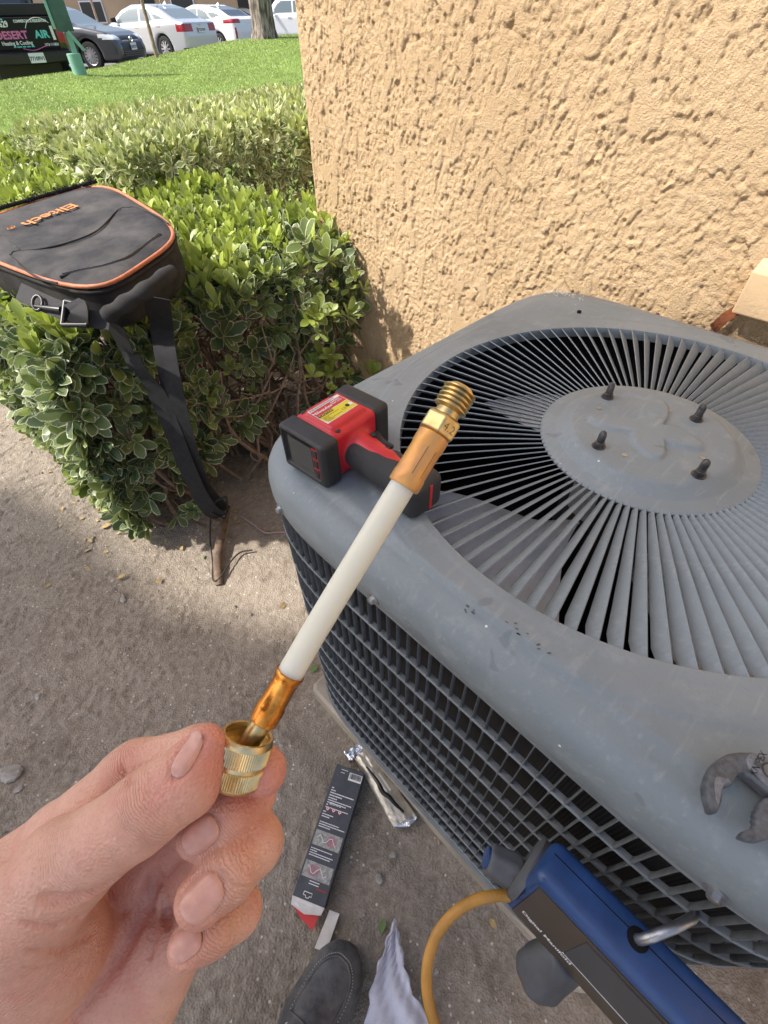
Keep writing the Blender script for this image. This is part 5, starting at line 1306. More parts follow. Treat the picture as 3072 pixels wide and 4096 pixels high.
def fine_print(par, fn, x0, x1, ys, hgt, matn, seed=1, name='fine_print'):
    """rows of word-long dashes"""
    r = random.Random(seed); m = MB()
    for y in ys:
        x = x0
        while x < x1:
            w_ = min(r.uniform(1.2, 5.0)*hgt, x1-x); q = [(x, y), (x+w_, y), (x+w_, y+hgt*.55), (x, y+hgt*.55)]; m.add([fn(a, b) for a, b in q], [(0, 1, 2, 3)]); x += w_+hgt*.5
            if r.random() < .08: break
    return m.obj(name, matn, par)
fine_print(lb, lambda a, b: LB(a, b, .0005), -.027, .004, [-.017, -.0145, -.012, -.0095, -.007], .0014, 'print_black', 3)
fine_print(lb, lambda a, b: LB(a, b, .0003), -.028, .020, [.0185, .0205], .0014, 'print_black', 4)
for x_ in (.019, .0255):
    m = MB(); m.lathe(LB(x_, -.009, .0004), g3, [(0, .0030), (.0001, .0030)], 20); m.obj('label_mark', 'print_black' if x_ < .02 else 'label_white', lb)

# ================================================================== things on the ground
mat('box_dark', (.055, .058, .068), .45, var=(30, .2)); mat('box_edge', (.52, .49, .45), .8, var=(60, .2)); mat('card_white', (.66, .63, .60), .8, var=(50, .12), bump=(120, .3, .001)); mat('box_red', (.50, .02, .025), .55)
mat('photo_pink', (.45, .22, .24), .5, var=(120, .5, (.12, .10, .11))); mat('photo_grey', (.20, .20, .19), .5, var=(140, .8, (.50, .48, .42)))
bz = .034
k1, k2, k3, k4 = onz(1347, 3053, bz), onz(1459, 3093, bz), onz(1297, 3632, bz), onz(1170, 3581, bz)
boxo = empty('product_box', (k1+k3)/2-np.array([0, 0, bz])); tag(boxo, 'opened dark narrow product carton lying on the dirt', 'box')
fx = (k2-k1+k3-k4)/2; fy = (k1-k4+k2-k3)/2; BL_, BW_ = np.linalg.norm(fy), np.linalg.norm(fx); fy /= BL_; fx = fx-fy*(fx@fy); fx /= np.linalg.norm(fx); kc = (k1+k2+k3+k4)/4
def BX(a, b, z=0): return kc+fx*a*BW_/2+fy*b*BL_/2+np.array([0, 0, z])
m = MB(); m.loft([[BX(-1, -1, 0), BX(1, -1, 0), BX(1, -1, -bz+.004), BX(-1, -1, -bz+.004)], [BX(-1, 1, 0), BX(1, 1, 0), BX(1, 1, -bz+.004), BX(-1, 1, -bz+.004)]], True, False, True); bxm = m.obj('carton', 'box_dark', boxo, bevel=.0012)
m = MB(); m.loft([[BX(-.97, -.999, -.002), BX(.97, -.999, -.002), BX(.97, -.999, -bz+.006), BX(-.97, -.999, -bz+.006)], [BX(-.97, -.8, -.002), BX(.97, -.8, -.002), BX(.97, -.8, -bz+.006), BX(-.97, -.8, -bz+.006)]], True, False, True); m.obj('inside', 'card_white', boxo)
# everything printed is read from the far end
def BT(a, b, z=.0006): return BX(a, b, z)
fine_print(bxm, lambda a, b: BT(a, b), -.80, .82, [.52-.042*i for i in range(3)]+[.60, .56], .030, 'print_white', 5)
fine_print(bxm, lambda a, b: BT(a, b), -.80, .80, [.40-.037*i for i in range(4)], .026, 'print_white', 6)
fine_print(bxm, lambda a, b: BT(a, b), -.85, .60, [.215, .175, .14], .026, 'print_white', 7)
fine_print(bxm, lambda a, b: BT(a, b), -.85, .85, [.055-.034*i for i in range(3)], .024, 'print_white', 8)
fine_print(bxm, lambda a, b: BT(a, b), -.85, .85, [-.335-.032*i for i in range(4)], .022, 'print_white', 9)
fine_print(bxm, lambda a, b: BT(a, b), -.30, .85, [-.755, -.79], .022, 'print_white', 10); fine_print(bxm, lambda a, b: BT(a, b), .25, .85, [-.825], .030, 'box_red', 11)
fine_print(bxm, lambda a, b: BT(a, b), -.55, -.1, [.93, .88], .020, 'print_white', 12)
m = MB(); m.add([BT(x, y) for x, y in ((.05, .80), (.95, .80), (.95, .93), (.05, .93))], [(0, 1, 2, 3)]); bc = m.obj('barcode', 'label_white', bxm)
m = MB(); x = .12; r_ = random.Random(2)
while x < .88:
    w_ = r_.choice((.012, .02, .032)); m.add([BT(q, y, .0009) for q, y in ((x, .83), (x+w_, .83), (x+w_, .92), (x, .92))], [(0, 1, 2, 3)]); x += w_+r_.choice((.014, .022))
m.obj('barcode_lines', 'print_black', bc)
for i, x_ in enumerate((-.62, -.22, .20)):
    m = MB(); yc = .275; m.add([BT(x_+dx*.15, yc+dy*.042, .0008) for dx, dy in ((0, -1), (1, 0), (0, 1), (-1, 0))], [(0, 1, 2, 3)]); hz = m.obj('hazard_mark', 'box_red', bxm)
    m = MB(); m.add([BT(x_+dx*.11, yc+dy*.031, .0010) for dx, dy in ((0, -1), (1, 0), (0, 1), (-1, 0))], [(0, 1, 2, 3)]); m.obj('hazard_field', 'label_white', hz)
    m = MB(); m.add([BT(x_+dx*.04, yc+dy*.013, .0012) for dx, dy in ((0, -1), (1, 0), (0, 1), (-1, 0))], [(0, 1, 2, 3)]); m.obj('hazard_symbol', 'print_black', hz)
for (y0, y1, sd) in ((-.28, -.06, 0), (-.72, -.50, 1)):
    m = MB(); m.add([BT(x, y, .0007) for x, y in ((-.88, y0), (.88, y0), (.88, y1), (-.88, y1))], [(0, 1, 2, 3)]); ph = m.obj('printed_picture', 'photo_grey', bxm)
    m = MB(); yc = (y0+y1)/2; m.add([BT(.25*(1 if sd == 0 else -1)+.38*cos(k/9*2*pi)*(1+.25*sin(3*k)), yc+.085*sin(k/9*2*pi), .0009) for k in range(9)], [tuple(range(9))]); m.obj('picture_hand', 'photo_pink', ph)
    m = MB(); m.tube([BT(-.7+.0*k+.16*k, yc+.05*sin(k*1.4+sd), .0011) for k in range(9)], .0007, 5); m.obj('picture_hose', 'print_white', ph)
obj('lettering', text_mesh('DANGER', .0068, lambda p: BX(0, .365, .0009)-fx*(p[0]+.008)-fy*p[1], bold=.0001), 'print_white', bxm)
# hang slot
m = MB(); hs_ = [(-.40, -.895), (.10, -.895), (.10, -.94), (-.02, -.94), (-.06, -.965), (-.22, -.965), (-.26, -.94), (-.40, -.94)]; m.tube([BT(x, y, .0010) for x, y in hs_+hs_[:1]], .0008, 5); m.obj('hang_slot', 'label_white', bxm)
m = MB(); e_ = [BX(-1, -1, 0), BX(1, -1, 0), BX(.95, -1.10, .006), BX(0, -1.16, .004), BX(-.9, -1.11, .0)]; m.add(e_+[p-np.array([0, 0, .0012]) for p in e_], [(0, 1, 2, 3, 4), (9, 8, 7, 6, 5)]+[(i, (i+1) % 5, (i+1) % 5+5, i+5) for i in range(5)]); m.obj('flap', 'card_white', boxo)
m = MB(); e_ = [BX(-1.0, -1.05, -.012), BX(.80, -1.10, -.006), BX(.70, -1.30, -.010), BX(-.2, -1.22, -.014), BX(-1.0, -1.09, -.014)]; m.add(e_+[p-np.array([0, 0, .0012]) for p in e_], [(0, 1, 2, 3, 4), (9, 8, 7, 6, 5)]+[(i, (i+1) % 5, (i+1) % 5+5, i+5) for i in range(5)]); m.obj('flap', 'box_red', boxo)
sl = [onz(1318, 3640, .022), onz(1358, 3655, .020), onz(1305, 3808, .008), onz(1258, 3792, .008)]
m = MB(); m.add([p for p in sl]+[p-np.array([0, 0, .0015]) for p in sl], [(0, 1, 2, 3), (7, 6, 5, 4)]+[(i, (i+1) % 4, (i+1) % 4+4, i+4) for i in range(4)]); m.obj('flap', 'card_white', boxo)
# foil pouch
mat('foil', (.50, .46, .39), .30, metal=.5, var=(30, .2), bump=(30, .2, .004)); mat('foil_bright', (.75, .77, .80), .16, metal=.95, bump=(120, .5, .003)); mat('gloss_black', (.012, .012, .014), .18)
f1_, f2_, f3_, f4_ = onz(1420, 3038, .012), onz(1478, 2985, .012), onz(1662, 3262, .012), onz(1575, 3312, .012)
po = empty('foil_pouch', (f1_+f3_)/2*np.array([1, 1, 0])); tag(po, 'empty crumpled silver foil pouch beside the dark carton', 'pouch')
def pouch(name, A, B, C_, D_, nu, nv, hgt, matn, seed, puff=.010):
    s_, t_ = np.meshgrid(np.linspace(0, 1, nu), np.linspace(0, 1, nv)); P = ((1-s_)*(1-t_))[..., None]*A+(s_*(1-t_))[..., None]*B+(s_*t_)[..., None]*C_+((1-s_)*t_)[..., None]*D_
    pf = puff*np.sin(pi*s_)**.7*(.3+.7*np.sin(pi*t_)); cr = hgt*(fbm(s_*5+seed, t_*9, seed, 3)-.5)+hgt*.8*np.abs(fbm(s_*3+t_*3, t_*4-s_*2, seed+5, 2)-.5)
    Tt = P.copy(); Tt[..., 2] += pf+cr+.006; Bb = P.copy(); Bb[..., 2] += -.006
    v = np.concatenate([Tt.reshape(-1, 3), Bb.reshape(-1, 3)]); f = grid_faces(nu, nv); f2 = f[:, ::-1]+nu*nv; f = [tuple(q) for q in f]+[tuple(q) for q in f2]
    bd = [i for i in range(nu)]+[nu*(j+1)-1 for j in range(1, nv)]+[nu*nv-1-i for i in range(1, nu)]+[nu*(nv-1-j) for j in range(1, nv-1)]
    f += [(a, b, b+nu*nv, a+nu*nv) for a, b in zip(bd[1:]+bd[:1], bd)]
    me = mesh_np(name, v, f); smooth(me, 70); return obj(name, me, matn, po), Tt
pb, PT = pouch('pouch_body', f1_, f2_, f3_, f4_, 26, 60, .006, 'foil', 3, .014)
pouch('torn_end', onz(1375, 3012, .012), onz(1466, 2958, .012), onz(1480, 2985, .014), onz(1400, 3052, .014), 24, 10, .014, 'foil_bright', 9, .004)
pouch('seal', onz(1572, 3310, .012), onz(1660, 3258, .012), onz(1668, 3275, .012), onz(1637, 3308, .012), 12, 6, .006, 'foil_bright', 12, .002)
mid = [PT[int(j), int(i)]+np.array([0, 0, .0012]) for i, j in ((7, 12), (8, 20), (9, 27), (8, 35), (11, 40), (13, 47), (16, 54))]
m = MB(); m.tube(spline(mid, 4), [.002+.0035*sin(pi*i/24.) for i in range(25)], 8, flat=.5); m.obj('dark_streak', 'gloss_black', pb, sm=60)
m = MB(); q = [PT[22, 14], PT[22, 16], PT[37, 17], PT[37, 15]]; m.add([p+np.array([0, 0, .0035]) for p in q], [(0, 1, 2, 3)]); m.obj('sticker', 'label_white', pb)
# white rag
mat('rag', (.58, .58, .66), .95, spec=.1, var=(25, .1), bump=(350, .6, .0015))
def rag():
    A = [(1578, 3676), (1572, 3700), (1552, 3745), (1528, 3820), (1500, 3900), (1478, 3990), (1462, 4096), (1450, 4200), (1450, 4350)]; B = [(1580, 3676), (1586, 3700), (1598, 3760), (1612, 3820), (1628, 3900), (1660, 3990), (1728, 4096), (1790, 4200), (1840, 4350)]
    nv, nu = 60, 28; V_ = []
    ta = np.linspace(0, len(A)-1.001, nv)
    for t in ta:
        i = int(t); fr = t-i; a = np.array(A[i])*(1-fr)+np.array(A[i+1])*fr; b = np.array(B[i])*(1-fr)+np.array(B[i+1])*fr
        for s_ in np.linspace(0, 1, nu):
            zz = .018+.05*(t/8)+.005*sin(s_*5+t*.8)*min(1, t/2)+.003*sin(s_*13-t*1.3)*min(1, t/2)+.002*sin(s_*31+t*9); q = a*(1-s_)+b*s_; q = q+np.array([6*sin(t*5), 3*sin(t*7)])*(1 if s_ in (0., 1.) else 0)
            V_.append(onz(q[0], q[1], zz))
    v = np.array(V_); f = grid_faces(nu, nv); me = mesh_np('rag', v, f); smooth(me)
    o = obj('rag', me, 'rag'); s_ = o.modifiers.new('solid', 'SOLIDIFY'); s_.thickness = .0018; tag(o, 'crumpled white cloth rag on the dirt beside the shoe', 'rag')
rag()
# stones, fallen leaves, twigs, root, wires
mat('stone', (.34, .31, .28), .9, var=(40, .3), bump=(90, .6, .004)); mat('dry_leaf', (.42, .30, .13), .8, var=(90, .3)); mat('green_leaf', (.10, .17, .04), .6); mat('wire_dark', (.03, .025, .022), .6); mat('wire_pink', (.40, .27, .24), .6); mat('twig', (.20, .15, .11), .9)
def stone(px, py, r, label, seed, flat=.55):
    rng = np.random.default_rng(seed); p = onz(px, py, 0); p[2] = dz_at(p[0], p[1]); bm = bmesh.new(); bmesh.ops.create_icosphere(bm, subdivisions=2, radius=1)
    sc = np.array([1.2, .85, flat])*r; rot = rng.uniform(0, 6.28); pl_ = rng.normal(size=(7, 3)); pl_ /= np.linalg.norm(pl_, axis=1, keepdims=True)
    for v in bm.verts:
        q = np.array(v.co); d_ = 1.0
        for n_ in pl_:
            e = q@n_
            if e > .62: q = q-n_*(e-.62)*.85
        q = q*sc*(1+rng.normal()*.02); v.co = Vector((q[0]*cos(rot)-q[1]*sin(rot), q[0]*sin(rot)+q[1]*cos(rot), q[2]))
    me = bpy.data.meshes.new('stone'); bm.to_mesh(me); bm.free(); o = obj('stone', me, 'stone'); o.location = (p[0], p[1], p[2]+r*flat*.35); tag(o, label, 'stone', 'stones on the dirt')
stone(48, 3100, .026, 'palest angular grey stone at the left edge, near the hand', 1); stone(495, 2400, .014, 'half-buried tan stone at the edge of the shade', 2); stone(80, 3160, .010, 'small dark pebble just below the pale angular stone', 3)
stone(1125, 2980, .0065, 'tiny tan pebble right of the fingertip', 4); stone(1515, 3515, .010, 'grey pebble between the carton and the manifold', 5); stone(1570, 3420, .008, 'small grey pebble below the foil pouch', 6)
stone(1225, 3245, .006, 'tiny yellow pebble at the left side of the carton', 7); stone(160, 2790, .012, 'dark clod-like stone above the hand at left', 8); stone(1240, 2080, .013, 'stone under the hedge beside the condenser corner', 9)
def litter(px, py, L_, rot, matn, label, seed):
    p = onz(px, py, 0); p[2] = dz_at(p[0], p[1])+.006; rng = np.random.default_rng(seed)
    me = leaf_mesh('fallen_leaf', np.zeros((1, 3)), np.array([[cos(rot), sin(rot), .12]]), np.array([[rng.normal()*.3, rng.normal()*.3, 1.]]), np.array([L_]), np.array([L_*1.2]), np.array([.5]), np.array([.5])); o = obj('fallen_leaf', me, matn); o.location = p; tag(o, label, 'leaf', 'fallen leaves')
litter(472, 2325, .030, .6, 'dry_leaf', 'pale curled leaf on the lit dirt right of the yellow speck', 1); litter(730, 2205, .024, 2.0, 'dry_leaf', 'small yellow leaf on the lit dirt below the hedge foliage', 2); litter(1120, 2435, .026, 1.0, 'dry_leaf', 'cupped yellow leaf on the lit dirt beside the grille', 3)
litter(405, 2120, .040, .5, 'dry_leaf', 'long straw-coloured leaf under the low hedge branch', 4); litter(240, 2115, .016, 1.4, 'dry_leaf', 'tiny yellow leaf on the dirt at far left', 5); litter(1240, 2690, .030, .9, 'green_leaf', 'green-grey leaf at the foot of the grille beside the copper sleeve', 6); litter(1990, 3720, .022, 2.2, 'dry_leaf', 'brown leaf on the dirt inside the yellow hose loop', 7); litter(815, 2240, .018, 1.7, 'green_leaf', 'small green leaf on the lit dirt left of the root', 8); litter(1520, 3740, .026, 1.2, 'green_leaf', 'green sprig on the dirt left of the rag', 9)
def ground_tube(name, pts, r, matn, label, cat_, lift=.004):
    P = []
    for q in pts:
        p = onz(q[0], q[1], q[2] if len(q) > 2 else 0.0)
        if len(q) < 3: p[2] = dz_at(p[0], p[1])+lift
        P.append(p)
    m = MB(); m.tube(spline(P, 5), r, 8); o = m.obj(name, matn, None, sm=60); tag(o, label, cat_); return o
ground_tube('root', [(905, 2030, .03), (890, 2120, .03), (872, 2210, .022), (872, 2290, .008), (880, 2340, -.01)], .015, 'bark', 'thick grey surface root running out from under the hedge', 'root')
ground_tube('wire', [(843, 2060, .06), (840, 2150, .03), (850, 2250, .012), (852, 2320, .008), (880, 2310, .010), (920, 2250, .012), (960, 2210, .010), (1010, 2200, .010)], .0028, 'wire_dark', 'thin dark wire looping beside the root', 'wire')
ground_tube('wire', [(955, 2060), (1010, 2095), (1060, 2130), (1110, 2130), (1170, 2128)], .0035, 'wire_pink', 'pinkish wire running along the dirt to the condenser corner', 'wire')
ground_tube('twig', [(470, 2090), (478, 2135), (530, 2135), (565, 2122)], .0022, 'twig', 'thin forked twig on the lit dirt below the hedge', 'twig')
m = MB(); rng = np.random.default_rng(17)
for i in range(2600):
    x = rng.uniform(-2.2, .8); y = rng.uniform(-.3, 2.0); z = dz_at(x, y); r = abs(rng.normal())*.0018+.0012; rot = rng.uniform(0, 6.28)
    pts = np.array([(1, 0, 0), (0, 1, 0), (-1, 0, 0), (0, -1, 0), (.2, .1, 1), (0, 0, -.6)])*r*rng.uniform(.6, 1.3, (6, 3)); c_, s_ = cos(rot), sin(rot); pts = pts@np.array([[c_, s_, 0], [-s_, c_, 0], [0, 0, 1]])
    m.add(pts+np.array([x, y, z+r*.3]), [(0, 1, 4), (1, 2, 4), (2, 3, 4), (3, 0, 4), (1, 0, 5), (2, 1, 5), (3, 2, 5), (0, 3, 5)])
nl = 130; rgl = np.random.default_rng(41); A_ = rgl.uniform(-3.2, -1.15, nl); B_ = .16-abs(rgl.normal(size=nl))*.16+rgl.random(nl)*.5*(A_ > -1.32); PL = np.array([uv(a, b) for a, b in zip(A_, B_)])
for i in range(nl): PL[i, 2] = dz_at(PL[i, 0], PL[i, 1])+.004
lnl = rgl.uniform(.008, .026, nl); nn_ = rgl.normal(size=(nl, 3))*.3+np.array([0, 0, 1.]); dd_ = rgl.normal(size=(nl, 3)); dd_[:, 2] *= .2
tag(obj('leaf_litter', leaf_mesh('leaf_litter', PL, dd_, nn_, lnl, lnl*1.1, rgl.random(nl), rgl.random(nl)), 'dry_leaf'), 'scattered dry leaf bits on the dirt along the hedge', 'leaf litter', kind='stuff')
tag(m.obj('gravel', 'stone', None), 'fine gravel grains scattered over the dirt', 'gravel', kind='stuff')
# ================================================================== parking lot: cars, post, stakes, far building
mat('paint_grey', (.085, .085, .092), .28, metal=.35, coat=.6); mat('paint_silver', (.56, .57, .59), .30, metal=.45, coat=.5); mat('paint_white', (.74, .75, .76), .30, coat=.5); mat('paint_black', (.014, .014, .015), .22, coat=.6)
mat('car_glass', (.16, .20, .215), .06, spec=.8); mat('dark_glass', (.045, .05, .055), .06, spec=.8); mat('tyre', (.018, .018, .018), .85); mat('alloy', (.55, .55, .57), .3, metal=.8); mat('tail_red', (.32, .012, .02), .2, coat=.5); mat('lamp_clear', (.62, .64, .66), .12, coat=.6); mat('trim_black', (.012, .012, .013), .4); mat('plate_white', (.72, .73, .76), .5); mat('chrome', (.72, .72, .73), .12, metal=1.0); mat('amber', (.65, .22, .03), .25)
def inpoly(x, z, poly):
    ins = np.zeros(np.shape(x), bool); P = np.asarray(poly, float)
    for i in range(len(P)):
        a, b = P[i], P[(i+1) % len(P)]; c = ((a[1] <= z) & (b[1] > z)) | ((b[1] <= z) & (a[1] > z)); ins ^= c & (x < a[0]+(z-a[1])/(b[1]-a[1]+1e-12)*(b[0]-a[0]))
    return ins
def wheel(par, x, y, r, side, spokes=10):
    w = empty('wheel', (x, y, r)); w.parent = par; sg = 1 if side > 0 else -1
    m = MB(); m.lathe((0, -sg*.10, 0), (0, sg, 0), [(0, r*.62), (.0, r*.93), (.03, r), (.17, r), (.20, r*.93), (.205, r*.70), (.19, r*.66), (.0, r*.62)], 36, False); m.obj('tyre', 'tyre', w, False, sm=40)
    m = MB(); m.lathe((0, sg*.085, 0), (0, sg, 0), [(-.10, r*.64), (.0, r*.66), (.012, r*.64), (.0, r*.60), (-.06, r*.58)], 36, False); m.lathe((0, sg*.07, 0), (0, sg, 0), [(0, r*.16), (.03, r*.15), (.035, r*.06)], 16)
    for k in range(spokes):
        t = 2*pi*k/spokes; d = np.array([cos(t), 0, sin(t)]); q = np.array([-sin(t), 0, cos(t)]); o = np.array([0, sg*.085, 0])
        m.loft([[o+d*r*.10+q*r*.07+np.array([0, sg*.012, 0]), o+d*r*.10-q*r*.07+np.array([0, sg*.012, 0]), o+d*r*.10-q*r*.06-np.array([0, sg*.02, 0]), o+d*r*.10+q*r*.06-np.array([0, sg*.02, 0])],
                [o+d*r*.62+q*r*.075, o+d*r*.62-q*r*.075, o+d*r*.62-q*r*.06-np.array([0, sg*.02, 0]), o+d*r*.62+q*r*.06-np.array([0, sg*.02, 0])]])
    m.obj('rim', 'alloy', w, False, sm=40)
    m = MB(); m.lathe((0, sg*.02, 0), (0, sg, 0), [(0, r*.60), (.005, r*.60)], 24); m.obj('brake_backing', 'trim_black', w, False)
def car(name, label, loc_, heading, side, roof, width, paint, wheels, wr, windows, regions, belt, tumble=.16, h=.04, cat_='car', spokes=10, plan=.10, rr=.10):
    """side, roof: polygons in (x, z), x forwards; regions: list of (part name, material, test(x,y,z,nx,ny,nz))"""
    c = empty(name, loc_, atan2(heading[1], heading[0])); tag(c, label, cat_)
    S_ = np.array(side); Lx = np.abs(S_[:, 0]).max(); hw = width/2
    s = SDF((-Lx-.15, -hw-.12, 0.05), (Lx+.15, hw+.12, max(S_[:, 1].max(), np.array(roof)[:, 1].max())+.15), h)
    X = [np.array([1., 0, 0]), np.array([0, 0, 1.]), np.array([0, 1., 0])]
    s.poly((0, 0, 0), X, side, hw, rr, 0); s.poly((0, 0, 0), X, roof, hw-.07, rr*1.3, .05)
    for wx in wheels:
        for sg in (-1, 1): s.cone((wx, sg*(hw-.16), wr), (wx, sg*(hw+.5), wr), wr+.055, wr+.055, .0, 'cut')
    P, F = s.mesh(2)
    k = 1-plan*np.clip(np.abs(P[:, 0])/Lx, 0, 1)**5; P[:, 1] *= k; zt = P[:, 2].max(); P[:, 1] *= 1-tumble*np.clip((P[:, 2]-belt)/(zt-belt), 0, 1)**1.2
    C_ = P[F].mean(1); n = np.cross(P[F[:, 2]]-P[F[:, 0]], P[F[:, 3]]-P[F[:, 1]]); n /= np.linalg.norm(n, axis=1, keepdims=True)+1e-9
    used = np.zeros(len(F), bool)
    def emit(pn, mt, msk):
        msk = msk & ~used
        if not msk.any(): return None
        used[msk] = True; f = F[msk]; u_, inv = np.unique(f, return_inverse=True); me = mesh_np(pn, P[u_], inv.reshape(f.shape)); smooth(me); return obj(pn, me, mt, c, False)
    x, y, z = C_.T; nx, ny, nz = n.T
    for sg in (1, -1):
        for w in windows: emit('side_window', 'car_glass' if len(w) < 99 else 'dark_glass', (np.sign(y) == sg) & (np.abs(ny) > .45) & inpoly(x, z, w))
    for pn, mt, fn in regions: emit(pn, mt, fn(x, y, z, nx, ny, nz))
    emit('body', paint, np.ones(len(F), bool))
    for wx in wheels:
        for sg in (-1, 1): wheel(c, wx, sg*(hw-.13), wr, sg, spokes)
    m = MB(); m.box((0, 0, .30), (Lx*1.75, width*.70, .30)); m.obj('underbody', 'trim_black', c, False)
    for sg in (-1, 1):
        mx_ = max(p[0] for w in windows for p in w)-.12; m = MB(); m.loft([[(mx_-.09, sg*(hw-.02), belt+.02), (mx_+.05, sg*(hw-.02), belt+.02), (mx_+.05, sg*(hw-.02), belt+.15), (mx_-.09, sg*(hw-.02), belt+.16)], [(mx_-.06, sg*(hw+.17), belt+.03), (mx_+.02, sg*(hw+.17), belt+.03), (mx_+.02, sg*(hw+.17), belt+.13), (mx_-.06, sg*(hw+.17), belt+.14)]]); m.obj('mirror', 'trim_black' if paint != 'paint_white' else paint, c, False, bevel=.015)
    return c
def plate(c, x, z, sgn, txt, w=.33, y0=0.0, hgt=.16):
    m = MB(); m.box((x, y0, z), (.012, w, hgt)); p = m.obj('licence_plate', 'plate_white', c, False)
    obj('plate_number', text_mesh(txt, .085, lambda q: (x+sgn*.008, y0+sgn*q[0], z-.012+q[1]), bold=.003), 'photo_blue', p, False)
    return p
mat('photo_blue', (.04, .05, .16), .6)
def handle(c, x, y, z):
    m = MB(); m.box((x, y, z), (.20, .03, .035)); m.obj('door_handle', 'chrome', c, False, bevel=.01)
LZ = LOT_Z+.012
# ---- dark grey sedan, nose towards the lawn
vd = np.array([sin(radians(-19.6)), cos(radians(-19.6))]); rt = np.array([vd[1], -vd[0]])
hd1 = rt*.87-vd*.50; fr = vd*22.4
side1 = [(-2.40, .32), (-2.40, .60), (-2.36, .95), (-2.10, 1.02), (-1.0, 1.00), (.9, .99), (1.35, .965), (2.05, .84), (2.34, .70), (2.42, .45), (2.36, .22), (1.4, .18), (-1.6, .18), (-2.3, .22)]
roof1 = [(-2.0, .95), (-1.25, 1.36), (-.65, 1.445), (.05, 1.44), (.50, 1.33), (1.25, .94)]
win1 = [[(-1.02, 1.0), (-.85, 1.27), (-.58, 1.345), (-.42, 1.345), (-.42, 1.0)], [(-.35, 1.0), (-.35, 1.35), (.02, 1.345), (.40, 1.23), (.80, .99)], [(-1.40, 1.04), (-1.10, 1.04), (-.92, 1.22)]]
reg1 = [('windshield', 'car_glass', lambda x, y, z, nx, ny, nz: (nx > .25) & (nz > .2) & (z > .995) & (z < 1.39) & (x > .3) & (np.abs(y) < .66)), ('rear_window', 'car_glass', lambda x, y, z, nx, ny, nz: (nx < -.2) & (z > 1.05) & (z < 1.38) & (np.abs(y) < .62)),
        ('headlight', 'lamp_clear', lambda x, y, z, nx, ny, nz: (x > 1.86) & (z > .645+.10*(2.4-x)) & (z < .775) & (y > .56)), ('headlight', 'lamp_clear', lambda x, y, z, nx, ny, nz: (x > 1.86) & (z > .645+.10*(2.4-x)) & (z < .775) & (y < -.56)),
        ('upper_grille', 'trim_black', lambda x, y, z, nx, ny, nz: (x > 2.1) & (z > .64) & (z < .74) & (np.abs(y) < .5)), ('lower_grille', 'trim_black', lambda x, y, z, nx, ny, nz: (x > 2.2) & (z > .27) & (z < .58) & (np.abs(y) < .62-.25*(.58-z)*0)),
        ('tail_light', 'tail_red', lambda x, y, z, nx, ny, nz: (x < -2.15) & (z > .74) & (z < .92) & (np.abs(y) > .45))]
ce = fr-hd1*2.38
g = car('parked_sedan', 'dark grey sedan with its nose towards the lawn', (ce[0], ce[1], LZ), hd1, side1, roof1, 1.82, 'paint_grey', (1.42, -1.36), .325, win1, reg1, .98, spokes=14)
for k in range(6):
    m = MB(); m.box((2.40-.008*abs(k-2), 0, .30+.047*k), (.03, 1.18-.02*k, .012)); m.obj('grille_bar', 'paint_grey', g, False)
m = MB(); m.lathe((2.395, 0, .655), (1, 0, .25), [(0, .075), (.02, .075), (.02, .058), (.0, .058)], 24, False); m.tube([(2.41, -.05, .675), (2.415, 0, .69), (2.41, .05, .675)], .010, 6); m.tube([(2.415, 0, .72), (2.415, 0, .60)], .012, 6); m.obj('badge', 'chrome', g, False)
m = MB(); m.box((2.36, 0, .635), (.02, .95, .018)); m.obj('chrome_bar', 'chrome', g, False); plate(g, 2.44, .50, 1, '8GSK273'); handle(g, -.30, -.90, .86); handle(g, -1.25, -.90, .86)
for sg in (-1, 1): m = MB(); m.box((2.12, sg*.80, .66), (.10, .06, .05)); m.obj('turn_lamp', 'amber', g, False, bevel=.01)
# ---- silver sedan seen from behind
vd = np.array([sin(radians(-14.0)), cos(radians(-14.0))]); rt = np.array([vd[1], -vd[0]]); hd2 = -rt*.74+vd*.67; re_ = vd*25.0
side2 = [(-2.45, .34), (-2.47, .62), (-2.42, .98), (-2.05, 1.045), (-1.0, 1.02), (.9, .99), (1.4, .95), (2.1, .83), (2.40, .66), (2.45, .4), (2.35, .22), (-1.7, .18), (-2.35, .24)]
roof2 = [(-2.10, 1.0), (-1.35, 1.33), (-.75, 1.455), (0, 1.455), (.5, 1.34), (1.3, .94)]
win2 = [[(-1.10, 1.03), (-.88, 1.29), (-.62, 1.36), (-.46, 1.36), (-.46, 1.02)], [(-.40, 1.02), (-.40, 1.365), (.0, 1.36), (.42, 1.24), (.85, .99)], [(-1.62, 1.08), (-1.18, 1.06), (-.98, 1.25)]]
reg2 = [('windshield', 'car_glass', lambda x, y, z, nx, ny, nz: (nx > .25) & (nz > .2) & (z > .995) & (z < 1.39) & (x > .3) & (np.abs(y) < .66)), ('rear_window', 'car_glass', lambda x, y, z, nx, ny, nz: (nx < -.15) & (nz > .2) & (z > 1.07) & (z < 1.41) & (x > -2.1) & (np.abs(y) < .64)),
        ('tail_light', 'tail_red', lambda x, y, z, nx, ny, nz: (x < -2.12) & (z > .76) & (z < .94) & (y > .42)), ('tail_light', 'tail_red', lambda x, y, z, nx, ny, nz: (x < -2.12) & (z > .76) & (z < .94) & (y < -.42)),
        ('rear_diffuser', 'trim_black', lambda x, y, z, nx, ny, nz: (x < -2.25) & (z < .36)), ('headlight', 'lamp_clear', lambda x, y, z, nx, ny, nz: (x > 1.9) & (z > .64) & (z < .78) & (np.abs(y) > .45))]
ce = re_+hd2*2.42; g = car('parked_sedan', 'silver sedan seen from behind with red tail lights', (ce[0], ce[1], LZ), hd2, side2, roof2, 1.85, 'paint_silver', (1.42, -1.40), .335, win2, reg2, 1.0, spokes=10)
